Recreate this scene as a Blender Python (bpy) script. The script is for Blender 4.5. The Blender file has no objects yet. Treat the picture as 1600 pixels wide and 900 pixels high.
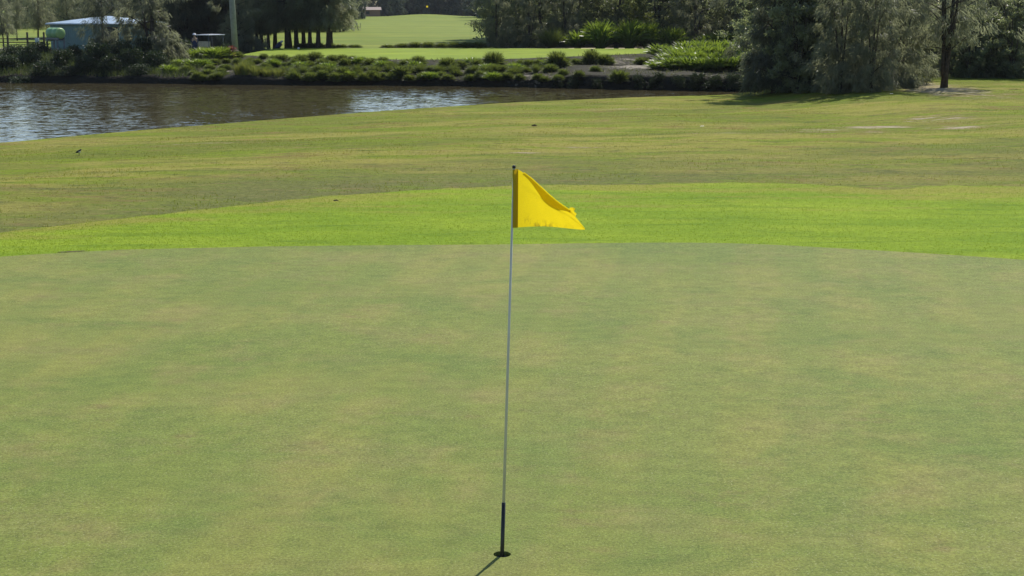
import bpy, bmesh, math, random
import numpy as np
from mathutils import Vector, Matrix, noise as mnoise

random.seed(7)
RNG = np.random.default_rng(7)
R = math.radians
S = bpy.context.scene
COL = S.collection

# ------------------------------------------------------------------ camera, sky, sun, exposure
CAM_Z, PITCH, FPX = 3.3, R(10.39), 2400.0
cam_d = bpy.data.cameras.new('camera')
cam_d.sensor_width = 36.0
cam_d.lens = 36.0 * FPX / 1600.0
cam_d.clip_start, cam_d.clip_end = 0.1, 6000
cam = bpy.data.objects.new('camera', cam_d)
cam.location = (0, 0, CAM_Z)
cam.rotation_euler = (math.pi / 2 - PITCH, 0, 0)
COL.objects.link(cam)
S.camera = cam

SUN_EL, SUN_AZ = R(50), R(24)          # azimuth measured from +Y (ahead) towards +X (right)
world = bpy.data.worlds.new('World')
S.world = world
world.use_nodes = True
wn = world.node_tree.nodes
wl = world.node_tree.links
sky = wn.new('ShaderNodeTexSky')
sky.sky_type = 'NISHITA'
sky.sun_disc = False
sky.sun_elevation = SUN_EL
sky.sun_rotation = SUN_AZ
sky.air_density, sky.dust_density, sky.ozone_density = 1.0, 0.35, 2.0
bg = wn['Background']
bg.inputs['Strength'].default_value = 0.105
wl.new(sky.outputs['Color'], bg.inputs['Color'])
sun_d = bpy.data.lights.new('sun', 'SUN')
sun_d.energy, sun_d.angle, sun_d.color = 4.2, R(0.5), (1.0, 0.95, 0.86)
sun = bpy.data.objects.new('sun', sun_d)
sdir = Vector((math.sin(SUN_AZ) * math.cos(SUN_EL), math.cos(SUN_AZ) * math.cos(SUN_EL), math.sin(SUN_EL)))
sun.rotation_euler = sdir.to_track_quat('Z', 'Y').to_euler()
sun.location = sdir * 100
COL.objects.link(sun)

S.view_settings.view_transform = 'Standard'
S.view_settings.look = 'None'
S.view_settings.gamma = 1.0
S.view_settings.use_curve_mapping = False
S.view_settings.exposure = 0.36
S.render.engine = 'CYCLES'
S.cycles.use_denoising = True
S.cycles.max_bounces = 8
S.cycles.transparent_max_bounces = 8
S.cycles.sample_clamp_indirect = 6.0

# ------------------------------------------------------------------ helpers
CP, SP = math.cos(PITCH), math.sin(PITCH)
def ray(px, py):
    a, b = (px - 800) / FPX, -(py - 450) / FPX
    return Vector((a, CP + b * SP, -SP + b * CP))
def on_z(px, py, z=0.0):
    d = ray(px, py)
    t = (z - CAM_Z) / d.z
    return Vector((d.x * t, d.y * t, z))
def at_y(px, Y, py=10):
    d = ray(px, py)
    t = Y / d.y
    return Vector((d.x * t, Y, CAM_Z + d.z * t))
def xs_at(px, Y):
    return at_y(px, Y).x

def pol(pts, smooth=0):
    xs = np.array([p[0] for p in pts]); ys = np.array([p[1] for p in pts])
    o = np.argsort(xs); xs, ys = xs[o], ys[o]
    def f(x):
        x = np.asarray(x, float)
        if smooth:
            acc = 0
            for k in np.linspace(-smooth, smooth, 7):
                acc = acc + np.interp(x + k, xs, ys)
            return acc / 7
        return np.interp(x, xs, ys)
    return f

def fbm(x, y, z=0.0, sc=1.0, oct=4):
    return mnoise.fractal(Vector((x * sc, y * sc, z)), 1.0, 2.0, oct)

ORD = ['first', 'second', 'third', 'fourth', 'fifth', 'sixth', 'seventh', 'eighth', 'ninth', 'tenth', 'eleventh', 'twelfth',
       'thirteenth', 'fourteenth', 'fifteenth', 'sixteenth', 'seventeenth', 'eighteenth', 'nineteenth', 'twentieth']
def ordinal(i):
    if i < 20: return ORD[i]
    t = ['twenty', 'thirty', 'forty', 'fifty'][(i + 1) // 10 - 2]
    u = (i + 1) % 10
    return t + '-' + ORD[u - 1] if u else {'twenty': 'twentieth', 'thirty': 'thirtieth', 'forty': 'fortieth', 'fifty': 'fiftieth'}[t]

def tag(o, label=None, cat=None, group=None, kind=None):
    if label: o['label'] = label
    if cat: o['category'] = cat
    if group: o['group'] = group
    if kind: o['kind'] = kind
    return o
def empty(name, loc, rz=0.0, label=None, cat=None, group=None, sc=1.0):
    o = bpy.data.objects.new(name, None)
    o.empty_display_size = 0.2
    COL.objects.link(o)
    o.location = loc
    o.rotation_euler = (0, 0, rz)
    o.scale = (sc,) * 3 if not isinstance(sc, tuple) else sc
    return tag(o, label, cat, group)
def link_mesh(name, me, parent=None):
    o = bpy.data.objects.new(name, me)
    COL.objects.link(o)
    if parent: o.parent = parent
    return o
def from_bm(name, bm, mat, parent=None, smooth=False):
    me = bpy.data.meshes.new(name)
    bm.normal_update()
    bm.to_mesh(me); bm.free()
    for m in (mat if isinstance(mat, (list, tuple)) else [mat]): me.materials.append(m)
    if smooth:
        me.polygons.foreach_set('use_smooth', [True] * len(me.polygons))
    return link_mesh(name, me, parent)
def np_mesh(name, V, quads, mats, midx=None, smooth=False):
    me = bpy.data.meshes.new(name)
    V = np.ascontiguousarray(V, np.float32); quads = np.ascontiguousarray(quads, np.int32)
    nf = len(quads)
    me.vertices.add(len(V)); me.vertices.foreach_set('co', V.ravel())
    me.loops.add(nf * 4); me.loops.foreach_set('vertex_index', quads.ravel())
    me.polygons.add(nf)
    me.polygons.foreach_set('loop_start', np.arange(nf, dtype=np.int32) * 4)
    try: me.polygons.foreach_set('loop_total', np.full(nf, 4, np.int32))
    except Exception: pass
    for m in (mats if isinstance(mats, (list, tuple)) else [mats]): me.materials.append(m)
    if midx is not None: me.polygons.foreach_set('material_index', np.asarray(midx, np.int32))
    me.update(calc_edges=True)
    me.polygons.foreach_set('use_smooth', [smooth] * nf)
    return me
def copy_thing(root, loc, rz, sc=1.0):
    c = root.copy(); COL.objects.link(c)
    c.location = loc; c.rotation_euler = (0, 0, rz)
    c.scale = (sc,) * 3 if not isinstance(sc, tuple) else sc
    for ch in list(root.children):
        d = ch.copy(); COL.objects.link(d); d.parent = c
        for g in list(ch.children):
            e = g.copy(); COL.objects.link(e); e.parent = d
    return c

def add_box(bm, c, s, rz=0.0, bevel=0.0):
    r = bmesh.ops.create_cube(bm, size=1.0)
    M = Matrix.Translation(c) @ Matrix.Rotation(rz, 4, 'Z') @ Matrix.Diagonal((*s, 1))
    bmesh.ops.transform(bm, matrix=M, verts=r['verts'])
    if bevel:
        es = list({e for v in r['verts'] for e in v.link_edges})
        bmesh.ops.bevel(bm, geom=es, offset=bevel, segments=2, affect='EDGES', profile=0.6)
def add_tube(bm, pts, radii, n=8, cap=True):
    pts = [Vector(p) for p in pts]
    rings = []
    for i, p in enumerate(pts):
        t = (pts[min(i + 1, len(pts) - 1)] - pts[max(i - 1, 0)]).normalized()
        a = t.orthogonal().normalized() if abs(t.z) < 0.9 else Vector((1, 0, 0))
        a = (a - t * a.dot(t)).normalized()
        b = t.cross(a)
        rr = radii[i] if isinstance(radii, (list, tuple)) else radii
        rings.append([bm.verts.new(p + (a * math.cos(k * 2 * math.pi / n) + b * math.sin(k * 2 * math.pi / n)) * rr) for k in range(n)])
    for r0, r1 in zip(rings, rings[1:]):
        for k in range(n):
            bm.faces.new((r0[k], r0[(k + 1) % n], r1[(k + 1) % n], r1[k]))
    if cap:
        bm.faces.new(list(reversed(rings[0]))); bm.faces.new(rings[-1])

# ------------------------------------------------------------------ materials
class NT:
    def __init__(s, name):
        s.m = bpy.data.materials.new(name); s.m.use_nodes = True
        s.t = s.m.node_tree; s.t.nodes.clear()
        s.out = s.t.nodes.new('ShaderNodeOutputMaterial')
    def n(s, typ, **kw):
        x = s.t.nodes.new('ShaderNode' + typ)
        for k, v in kw.items():
            if hasattr(x, k) and k not in x.inputs: setattr(x, k, v)
            else: s.put(x.inputs[k], v)
        return x
    def put(s, sock, v):
        if isinstance(v, bpy.types.NodeSocket): s.t.links.new(v, sock)
        elif hasattr(v, 'outputs'): s.t.links.new(v.outputs[0], sock)
        else:
            if isinstance(v, tuple) and len(v) == 3 and len(sock.default_value) == 4: v = (*v, 1)
            sock.default_value = v
    def pos(s):
        return s.n('NewGeometry').outputs['Position']
    def obj(s):
        return s.n('TexCoord').outputs['Object']
    def noise(s, vec, scale, detail=4, rough=0.55, dist=0.0):
        x = s.n('TexNoise'); s.put(x.inputs['Vector'], vec)
        x.inputs['Scale'].default_value = scale; x.inputs['Detail'].default_value = detail
        x.inputs['Roughness'].default_value = rough; x.inputs['Distortion'].default_value = dist
        return x.outputs['Fac']
    def scale(s, vec, k):
        x = s.n('Mapping'); s.put(x.inputs['Vector'], vec); x.inputs['Scale'].default_value = k
        return x.outputs[0]
    def rng(s, v, a, b, c=0.0, d=1.0):
        x = s.n('MapRange'); s.put(x.inputs['Value'], v)
        for k, q in zip(('From Min', 'From Max', 'To Min', 'To Max'), (a, b, c, d)): x.inputs[k].default_value = q
        return x.outputs[0]
    def math(s, op, a, b=0.0):
        x = s.n('Math', operation=op); s.put(x.inputs[0], a); s.put(x.inputs[1], b)
        return x.outputs[0]
    def mix(s, f, a, b, mode='MIX'):
        x = s.n('Mix', data_type='RGBA', blend_type=mode)
        s.put(x.inputs[0], f); s.put(x.inputs[6], a); s.put(x.inputs[7], b)
        return x.outputs[2]
    def attr(s, name):
        x = s.n('Attribute'); x.attribute_name = name
        return x.outputs['Fac']
    def bump(s, h, strength, dist):
        x = s.n('Bump'); s.put(x.inputs['Height'], h)
        x.inputs['Strength'].default_value = strength; x.inputs['Distance'].default_value = dist
        return x.outputs[0]
    def principled(s, col, rough=0.7, spec=0.3, metal=0.0, normal=None, **kw):
        x = s.n('BsdfPrincipled')
        s.put(x.inputs['Base Color'], col); s.put(x.inputs['Roughness'], rough)
        x.inputs['Specular IOR Level'].default_value = spec; x.inputs['Metallic'].default_value = metal
        if normal is not None: s.put(x.inputs['Normal'], normal)
        for k, v in kw.items(): s.put(x.inputs[k], v)
        return x.outputs[0]
    def done(s, sh):
        s.t.links.new(sh, s.out.inputs['Surface']); return s.m

def simple(name, col, rough=0.6, spec=0.3, metal=0.0, var=0.15, vscale=6.0):
    t = NT(name)
    nz = t.noise(t.obj(), vscale, 5)
    c = t.mix(t.rng(nz, 0.3, 0.7), tuple(v * (1 - var) for v in col), tuple(min(1, v * (1 + var)) for v in col))
    return t.done(t.principled(c, rough, spec, metal))

def leafmat(name, dark, light, trans, tfac=0.35, nsc=1.2, gloss=0.25, rough=0.5, hv=0.25):
    t = NT(name)
    p = t.pos()
    big = t.noise(p, nsc, 3)
    fine = t.noise(p, nsc * 14, 2)
    f = t.math('ADD', t.math('MULTIPLY', big, 0.65), t.math('MULTIPLY', fine, 0.35))
    c = t.mix(t.rng(f, 0.36, 0.64), dark, light)
    rnd = t.n('ObjectInfo').outputs['Random']
    hsv = t.n('HueSaturation'); t.put(hsv.inputs['Color'], c)
    t.put(hsv.inputs['Value'], t.rng(rnd, 0, 1, 1 - hv, 1 + hv))
    t.put(hsv.inputs['Hue'], t.rng(rnd, 0, 1, 0.485, 0.515))
    pr = t.principled(hsv.outputs[0], rough, gloss)
    tr = t.n('BsdfTranslucent'); t.put(tr.inputs['Color'], trans)
    mx = t.n('MixShader'); mx.inputs[0].default_value = tfac
    t.t.links.new(pr, mx.inputs[1]); t.t.links.new(tr.outputs[0], mx.inputs[2])
    return t.done(mx.outputs[0])

# grass surfaces
def mat_green():
    t = NT('putting_green_turf'); p = t.pos()
    big = t.noise(p, 0.28, 5, 0.6, 0.6)
    c = t.mix(t.rng(big, 0.42, 0.58), (0.192, 0.202, 0.046), (0.148, 0.182, 0.036))
    mid = t.noise(t.scale(p, (0.9, 1.1, 1)), 1.1, 7, 0.72, 0.3)
    c = t.mix(t.rng(mid, 0.48, 0.66, 0, 0.6), c, (0.215, 0.185, 0.066))
    q = t.n('Mapping'); t.put(q.inputs['Vector'], p); q.inputs['Location'].default_value = (31, 17, 5); q.inputs['Scale'].default_value = (0.85, 1.1, 1)
    mid2 = t.noise(q.outputs[0], 0.85, 7, 0.72, 0.4)
    c = t.mix(t.rng(mid2, 0.50, 0.66, 0, 0.65), c, (0.108, 0.156, 0.030))
    brown = t.noise(q.outputs[0], 1.2, 6, 0.72)
    c = t.mix(t.rng(brown, 0.58, 0.70, 0, 0.55), c, (0.172, 0.124, 0.054))
    mow = t.n('TexWave', wave_type='BANDS', bands_direction='X'); t.put(mow.inputs['Vector'], t.n('VectorRotate', Vector=p, Angle=0.16)); mow.inputs['Scale'].default_value = 0.30; mow.inputs['Distortion'].default_value = 0.6
    c = t.mix(t.rng(mow.outputs['Fac'], 0.35, 0.65, 0, 0.26), c, (0.120, 0.165, 0.036))
    sm = t.noise(t.scale(p, (1, 1.3, 1)), 4.5, 6, 0.75)
    fine = t.noise(p, 48, 5, 0.8)
    v = t.math('MULTIPLY', t.rng(fine, 0.25, 0.75, 0.35, 1.65), t.rng(sm, 0.3, 0.7, 0.80, 1.20))
    vc = t.n('CombineColor')
    for k in range(3): t.put(vc.inputs[k], v)
    c = t.mix(1.0, c, vc.outputs[0], 'MULTIPLY')
    spk = t.noise(p, 75, 3, 0.7)
    c = t.mix(t.rng(spk, 0.60, 0.70, 0, 0.65), c, (0.48, 0.47, 0.25))
    return t.done(t.principled(c, 0.8, 0.12, 0, t.bump(fine, 0.5, 0.01)))

def mat_apron():
    t = NT('apron_turf'); p = t.pos()
    big = t.noise(t.scale(p, (0.5, 1, 1)), 0.45, 5, 0.6)
    c = t.mix(t.rng(big, 0.40, 0.60), (0.155, 0.238, 0.018), (0.215, 0.290, 0.024))
    st = t.noise(t.scale(p, (0.4, 2.2, 1)), 1.1, 7, 0.7)
    c = t.mix(t.rng(st, 0.50, 0.66, 0, 0.75), c, (0.108, 0.178, 0.018))
    dry = t.noise(t.scale(p, (0.35, 1.4, 1)), 0.6, 7, 0.7)
    edge = t.attr('edge')                      # 0 at the green, 1 at the rough
    k = t.math('ADD', dry, t.rng(edge, 0.40, 1.0, -0.07, 0.17))
    c = t.mix(t.rng(k, 0.55, 0.68, 0, 0.85), c, (0.235, 0.225, 0.045))
    fine = t.noise(t.scale(p, (1, 1.2, 1)), 10, 7, 0.82)
    dk = t.noise(t.scale(p, (0.6, 1.6, 1)), 2.6, 7, 0.78)
    c = t.mix(t.rng(dk, 0.58, 0.70, 0, 0.4), c, (0.085, 0.130, 0.018))
    vc = t.n('CombineColor')
    for q in range(3): t.put(vc.inputs[q], t.rng(fine, 0.28, 0.72, 0.6, 1.4))
    c = t.mix(1.0, c, vc.outputs[0], 'MULTIPLY')
    return t.done(t.principled(c, 0.9, 0.05, 0, t.bump(fine, 0.5, 0.03)))

def rough_colour(t, p, sheet=True):
    big = t.noise(t.scale(p, (0.35, 1, 1)), 0.20, 6, 0.62, 0.5)
    mid = t.noise(t.scale(p, (0.4, 1.4, 1)), 0.5, 7, 0.68)
    c = t.mix(t.rng(big, 0.45, 0.56), (0.142, 0.168, 0.026), (0.250, 0.235, 0.052))
    c = t.mix(t.rng(mid, 0.49, 0.57, 0, 0.9), c, (0.158, 0.208, 0.018))
    q = t.n('Mapping'); t.put(q.inputs['Vector'], p); q.inputs['Location'].default_value = (11, 47, 3); q.inputs['Scale'].default_value = (0.7, 1.3, 1)
    d1 = t.noise(q.outputs[0], 0.6, 7, 0.72)
    c = t.mix(t.rng(d1, 0.54, 0.63, 0, 0.8), c, (0.195, 0.150, 0.045))
    d2 = t.noise(t.scale(q.outputs[0], (0.8, 1, 1)), 1.5, 7, 0.75)
    c = t.mix(t.rng(d2, 0.54, 0.63, 0, 0.8), c, (0.085, 0.105, 0.028))
    if sheet:
        edge = t.attr('edge')
        grey = t.math('SUBTRACT', t.rng(edge, 0.0, 0.40, 1.1, 0.0), t.rng(big, 0.35, 0.65, 0, 0.7))
        en = t.math('SUBTRACT', t.noise(t.scale(p, (0.5, 1.4, 1)), 1.3, 6, 0.7), t.rng(edge, 0.0, 0.10, 0.0, 0.25))
        c = t.mix(t.rng(grey, 0, 1, 0, 0.75), c, (0.140, 0.142, 0.055))
        c = t.mix(t.rng(en, 0.46, 0.58, 0, 0.7), c, (0.150, 0.205, 0.024))
        bare = t.attr('bare')
        bn = t.noise(t.scale(p, (0.7, 2.5, 1)), 1.6, 6, 0.7)
        k = t.math('ADD', bare, t.rng(bn, 0.38, 0.62, -0.5, 0.5))
        c = t.mix(t.rng(k, 0.32, 0.55, 0, 0.75), c, (0.235, 0.175, 0.075))
        c = t.mix(t.rng(k, 0.62, 0.80, 0, 0.95), c, (0.36, 0.31, 0.22))
    return c
def mat_rough():
    t = NT('rough_turf'); p = t.pos()
    c = rough_colour(t, p)
    fine = t.noise(t.scale(p, (1, 1.3, 1)), 9, 7, 0.8)
    vc = t.n('CombineColor')
    for q in range(3): t.put(vc.inputs[q], t.rng(fine, 0.28, 0.72, 0.5, 1.5))
    c = t.mix(1.0, c, vc.outputs[0], 'MULTIPLY')
    return t.done(t.principled(c, 0.9, 0.05, 0, t.bump(fine, 0.6, 0.08)))
def mat_rough_blades():
    t = NT('rough_grass_blades'); p = t.pos()
    c = rough_colour(t, p, False)
    c = t.mix(0.35, c, (0.195, 0.198, 0.036))
    pr = t.principled(c, 0.6, 0.15)
    tr = t.n('BsdfTranslucent'); t.put(tr.inputs['Color'], t.mix(1.0, c, (1.25, 1.3, 0.85), 'MULTIPLY'))
    mx = t.n('MixShader'); mx.inputs[0].default_value = 0.5
    t.t.links.new(pr, mx.inputs[1]); t.t.links.new(tr.outputs[0], mx.inputs[2])
    return t.done(mx.outputs[0])

def mat_lawn(name, a, b, litter=False):
    t = NT(name); p = t.pos()
    big = t.noise(t.scale(p, (0.3, 1, 1)), 0.12, 5, 0.6)
    c = t.mix(t.rng(big, 0.35, 0.65), a, b)
    m = t.noise(t.scale(p, (0.35, 1, 1)), 0.6, 7, 0.75)
    vc = t.n('CombineColor')
    for q in range(3): t.put(vc.inputs[q], t.rng(m, 0.35, 0.65, 0.72, 1.28))
    c = t.mix(1.0, c, vc.outputs[0], 'MULTIPLY')
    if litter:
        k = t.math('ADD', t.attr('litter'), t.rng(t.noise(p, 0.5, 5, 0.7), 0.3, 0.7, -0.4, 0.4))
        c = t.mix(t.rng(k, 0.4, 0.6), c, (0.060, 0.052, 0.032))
    return t.done(t.principled(c, 0.85, 0.12))

def mat_bank():
    t = NT('bank_soil'); p = t.pos()
    a = t.noise(p, 0.7, 6, 0.65); b = t.noise(p, 3.0, 6, 0.7)
    c = t.mix(t.rng(a, 0.35, 0.65), (0.026, 0.024, 0.018), (0.065, 0.058, 0.040))
    c = t.mix(t.rng(b, 0.52, 0.7, 0, 0.8), c, (0.045, 0.058, 0.018))
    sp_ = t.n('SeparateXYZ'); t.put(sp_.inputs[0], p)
    c = t.mix(t.rng(sp_.outputs['Z'], -0.55, -0.3, 1, 0), c, (0.018, 0.017, 0.013))  # shade on the steep bank wall, put into the soil colour by height
    k = t.math('ADD', t.attr('bare'), t.rng(b, 0.3, 0.7, -0.45, 0.45))
    c = t.mix(t.rng(k, 0.5, 0.8, 0, 0.9), c, (0.30, 0.265, 0.21))
    return t.done(t.principled(c, 0.9, 0.1, 0, t.bump(b, 0.8, 0.15)))

def mat_water():
    t = NT('pond_water'); p = t.pos()
    def ncol(vec, scale, detail):
        x = t.n('TexNoise'); t.put(x.inputs['Vector'], vec); x.inputs['Scale'].default_value = scale; x.inputs['Detail'].default_value = detail
        x.inputs['Roughness'].default_value = 0.55
        y = t.n('VectorMath', operation='SUBTRACT'); t.put(y.inputs[0], x.outputs['Color']); y.inputs[1].default_value = (0.5, 0.5, 0.5)
        return y.outputs[0]
    gust = t.rng(t.noise(t.scale(p, (0.12, 0.3, 1)), 0.4, 4, 0.6), 0.38, 0.62, 0.55, 1.25)
    a = ncol(t.scale(p, (0.6, 1, 1)), 10.0, 3); b = ncol(t.scale(p, (0.45, 1, 1)), 4.0, 3)
    sm = t.n('VectorMath', operation='ADD'); t.put(sm.inputs[0], a); t.put(sm.inputs[1], b)
    sc = t.n('VectorMath', operation='SCALE'); t.put(sc.inputs[0], sm.outputs[0]); t.put(sc.inputs['Scale'], t.math('MULTIPLY', gust, WAVE))
    fl = t.n('VectorMath', operation='MULTIPLY'); t.put(fl.inputs[0], sc.outputs[0]); fl.inputs[1].default_value = (1, 1, 0)
    up = t.n('VectorMath', operation='ADD'); t.put(up.inputs[0], fl.outputs[0]); up.inputs[1].default_value = (0, 0, 1)
    nm = t.n('VectorMath', operation='NORMALIZE'); t.put(nm.inputs[0], up.outputs[0])
    c = t.mix(t.noise(p, 0.15, 3), (0.064, 0.053, 0.026), (0.084, 0.069, 0.035))
    return t.done(t.principled(c, 0.05, 0.5, 0, nm.outputs[0], IOR=1.33))
WAVE = 0.30

M_GREEN, M_APRON, M_ROUGH = mat_green(), mat_apron(), mat_rough()
M_TEE = mat_lawn('tee_turf', (0.165, 0.235, 0.016), (0.205, 0.262, 0.020))
M_FAIR = mat_lawn('fairway_turf', (0.130, 0.180, 0.018), (0.185, 0.215, 0.026), True)
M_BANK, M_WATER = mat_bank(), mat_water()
M_SHOREGRASS = mat_lawn('shore_lip', (0.17, 0.11, 0.035), (0.12, 0.10, 0.03))
M_BARK = simple('bark', (0.060, 0.050, 0.040), 0.9, 0.1, var=0.5, vscale=9)
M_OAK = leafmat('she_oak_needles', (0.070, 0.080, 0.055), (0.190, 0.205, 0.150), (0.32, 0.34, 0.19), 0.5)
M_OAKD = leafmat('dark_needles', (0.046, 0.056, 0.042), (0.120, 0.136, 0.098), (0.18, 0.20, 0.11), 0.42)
M_LEAF = leafmat('tree_leaves', (0.045, 0.056, 0.040), (0.165, 0.186, 0.130), (0.32, 0.37, 0.15), 0.5, gloss=0.5, rough=0.4)
M_LIGHTLEAF = leafmat('pale_leaves', (0.07, 0.085, 0.03), (0.14, 0.16, 0.06), (0.22, 0.26, 0.05), 0.4)
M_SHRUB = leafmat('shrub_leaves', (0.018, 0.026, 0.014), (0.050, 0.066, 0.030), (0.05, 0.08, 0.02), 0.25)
M_TUFT = leafmat('tussock_blades', (0.030, 0.042, 0.014), (0.070, 0.088, 0.028), (0.19, 0.24, 0.04), 0.42, hv=0.45)
M_STRAP = leafmat('strap_leaves', (0.065, 0.100, 0.020), (0.115, 0.160, 0.030), (0.26, 0.36, 0.035), 0.45, gloss=0.4, rough=0.36)
M_REED = leafmat('reed_blades', (0.10, 0.115, 0.030), (0.16, 0.175, 0.050), (0.24, 0.27, 0.05), 0.45)
M_DRYG = leafmat('bank_grass_blades', (0.06, 0.075, 0.025), (0.20, 0.18, 0.10), (0.18, 0.19, 0.06), 0.35)
M_WOODS = leafmat('woodland_leaves', (0.065, 0.076, 0.056), (0.175, 0.190, 0.135), (0.28, 0.30, 0.16), 0.5, nsc=0.7)
M_FAROAK = leafmat('far_foliage', (0.048, 0.062, 0.048), (0.105, 0.125, 0.088), (0.10, 0.12, 0.06), 0.3, nsc=0.5)

# ------------------------------------------------------------------ terrain curves (world coordinates)
WATER_Z = -1.0
def curve(pts, z, ext_l=None, ext_r=None, smooth=0):
    w = [on_z(x, y, z) for x, y in pts]
    P = [(p.x, p.y) for p in w]
    if ext_l: P += ext_l
    if ext_r: P += ext_r
    return pol(P, smooth)
Yg = curve([(0, 400), (200, 389), (400, 383.5), (600, 382), (800, 381), (1000, 378), (1100, 378), (1200, 381), (1400, 392), (1600, 405)], 0,
           [(-14, 15), (-30, 6)], [(14, 15), (30, 6)], 0.3)
Ya = curve([(0, 363), (100, 352), (250, 335), (400, 318), (550, 303), (700, 295), (800, 290), (1000, 288), (1200, 285), (1330, 292), (1400, 297), (1450, 290), (1600, 292)], -0.05,
           [(-14, 21), (-40, 18)], [(16, 29), (40, 28)], 0.25)
_Ya0 = Ya
def Ya(x):
    x = np.asarray(x, float)
    j = 0.07 * np.sin(x * 1.9 + 0.6) * np.sin(x * 0.63) + 0.06 * np.sin(x * 4.7 + 1) * np.sin(x * 1.3 + 2) + 0.06 * np.sin(x * 9.1)
    return _Ya0(x) + j
Ysh = curve([(0, 225), (180, 208), (400, 190), (600, 174), (800, 161), (1000, 152.5), (1120, 149.5), (1170, 147.5)], WATER_Z,
            [(-22, 42), (-40, 34)], [(13, 77.5), (17, 82), (30, 86), (90, 88)], 0.8)
Yfar = curve([(0, 129), (180, 130), (440, 133), (600, 133), (800, 136), (1000, 140), (1150, 143)], WATER_Z,
             [(-60, 92)], [(18, 83.5), (90, 86)], 0.8)
Ytee = curve([(375, 86), (440, 89), (500, 91), (650, 93.5), (800, 92), (870, 89), (950, 86), (1040, 82)], 0.2,
             [(-23, 101), (-90, 103)], [(16, 108), (90, 108)], 1.0)
def Yteeb(x):
    return np.maximum(Ytee(x) + 4.0, 116.5 + 0 * np.asarray(x, float))

def smooth01(t):
    t = np.clip(t, 0, 1); return t * t * (3 - 2 * t)

XS_N = np.unique(np.round(np.concatenate([np.arange(-90, -30, 3), np.arange(-30, 30.01, 0.3), np.arange(33, 91, 3)]), 3))

def patch(name, mat, xs, lo, hi, ts, zfun, attrs=None, label=None, skip=None):
    """a sheet of ground between the curves lo(x) and hi(x)"""
    nx, nt = len(xs), len(ts)
    X = np.repeat(xs[:, None], nt, 1)
    L, H = lo(xs), hi(xs)
    Y = L[:, None] + (H - L)[:, None] * ts[None, :]
    T = np.repeat(ts[None, :], nx, 0)
    Z = np.array([[zfun(X[i, j], Y[i, j], T[i, j]) for j in range(nt)] for i in range(nx)])
    V = np.stack([X, Y, Z], -1).reshape(-1, 3)
    idx = np.arange(nx * nt).reshape(nx, nt)
    Q = np.stack([idx[:-1, :-1], idx[1:, :-1], idx[1:, 1:], idx[:-1, 1:]], -1)
    if skip is not None:
        keep = np.ones(Q.shape[:2], bool); keep[skip[0]:skip[1], skip[2]:skip[3]] = False
        Q = Q[keep]
    me = np_mesh(name, V, Q.reshape(-1, 4), mat, smooth=True)
    at = {'edge': T.ravel()}
    for k, f in (attrs or {}).items():
        at[k] = np.array([f(v[0], v[1]) for v in V])
    for k, a in at.items():
        me.attributes.new(k, 'FLOAT', 'POINT').data.foreach_set('value', np.asarray(a, np.float32))
    o = link_mesh(name, me)
    return tag(o, kind='structure'), V, idx

# ---- putting green with a real cup hole
HOLE = on_z(784.5, 866, 0)
def z_green(x, y, t):
    d = math.hypot(x - HOLE.x, y - HOLE.y)
    k = min(1, max(0, (d - 0.8) / 3))
    return k * 0.03 * fbm(x, y, 3.1, 0.18, 2)
xg = np.unique(np.round(np.concatenate([np.arange(-30, -14, 1.0), np.arange(-14, 14.01, 0.25), np.arange(15, 31, 1.0)]), 3))
ig = int(np.searchsorted(xg, HOLE.x))
# rows: fixed spacing near the hole needs a plain parameter; find the row of the hole at its column
tsg = np.linspace(0, 1, 120)
lo_g = lambda x: 0 * np.asarray(x, float) - 14.0
Lh, Hh = -14.0, float(Yg(HOLE.x))
jh = int(np.searchsorted(tsg, (HOLE.y - Lh) / (Hh - Lh)))
g_ob, gV, gI = patch('putting_green', M_GREEN, xg, lo_g, Yg, tsg, z_green, skip=(ig - 2, ig + 1, jh - 2, jh + 1))
bm = bmesh.new()
a0, a1, b0, b1 = ig - 2, ig + 1, jh - 2, jh + 1
loop = [gI[i, b0] for i in range(a0, a1)] + [gI[a1, j] for j in range(b0, b1)] + [gI[i, b1] for i in range(a1, a0, -1)] + [gI[a0, j] for j in range(b1, b0, -1)]
ov = [bm.verts.new(gV[k]) for k in loop]
HR = 0.054
iv = [bm.verts.new((HOLE.x + HR * math.cos(k * math.pi / 24), HOLE.y + HR * math.sin(k * math.pi / 24), 0)) for k in range(48)]
es = [bm.edges.new((ov[k], ov[(k + 1) % len(ov)])) for k in range(len(ov))] + [bm.edges.new((iv[k], iv[(k + 1) % 48])) for k in range(48)]
bmesh.ops.triangle_fill(bm, use_beauty=True, edges=es)
# soil wall of the hole above the cup liner
lv = [bm.verts.new((v.co.x, v.co.y, -0.026)) for v in iv]
for k in range(48):
    bm.faces.new((iv[k], iv[(k + 1) % 48], lv[(k + 1) % 48], lv[k]))
for f in bm.faces:
    if f.normal.z < -0.5: f.normal_flip()
for f in bm.faces: f.smooth = False
bm.normal_update()
for f in bm.faces:
    if f.normal.z < -0.5: f.normal_flip()
me_ring = bpy.data.meshes.new('ring'); bm.to_mesh(me_ring); bm.free()
bm = bmesh.new(); bm.from_mesh(g_ob.data); bm.from_mesh(me_ring)
bmesh.ops.remove_doubles(bm, verts=bm.verts, dist=0.0005)
bm.to_mesh(g_ob.data); bm.free(); bpy.data.meshes.remove(me_ring)

# ---- apron, rough, shore lip
def z_apron(x, y, t):
    return -0.05 * smooth01(t) + (1 - t) ** 2 * z_green(x, y, 1) + 0.03 * math.sin(math.pi * t) * fbm(x, y, 9.0, 0.25, 3)
patch('apron', M_APRON, np.arange(-30, 30.01, 0.3), Yg, Ya, np.linspace(0, 1, 34), z_apron)
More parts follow.
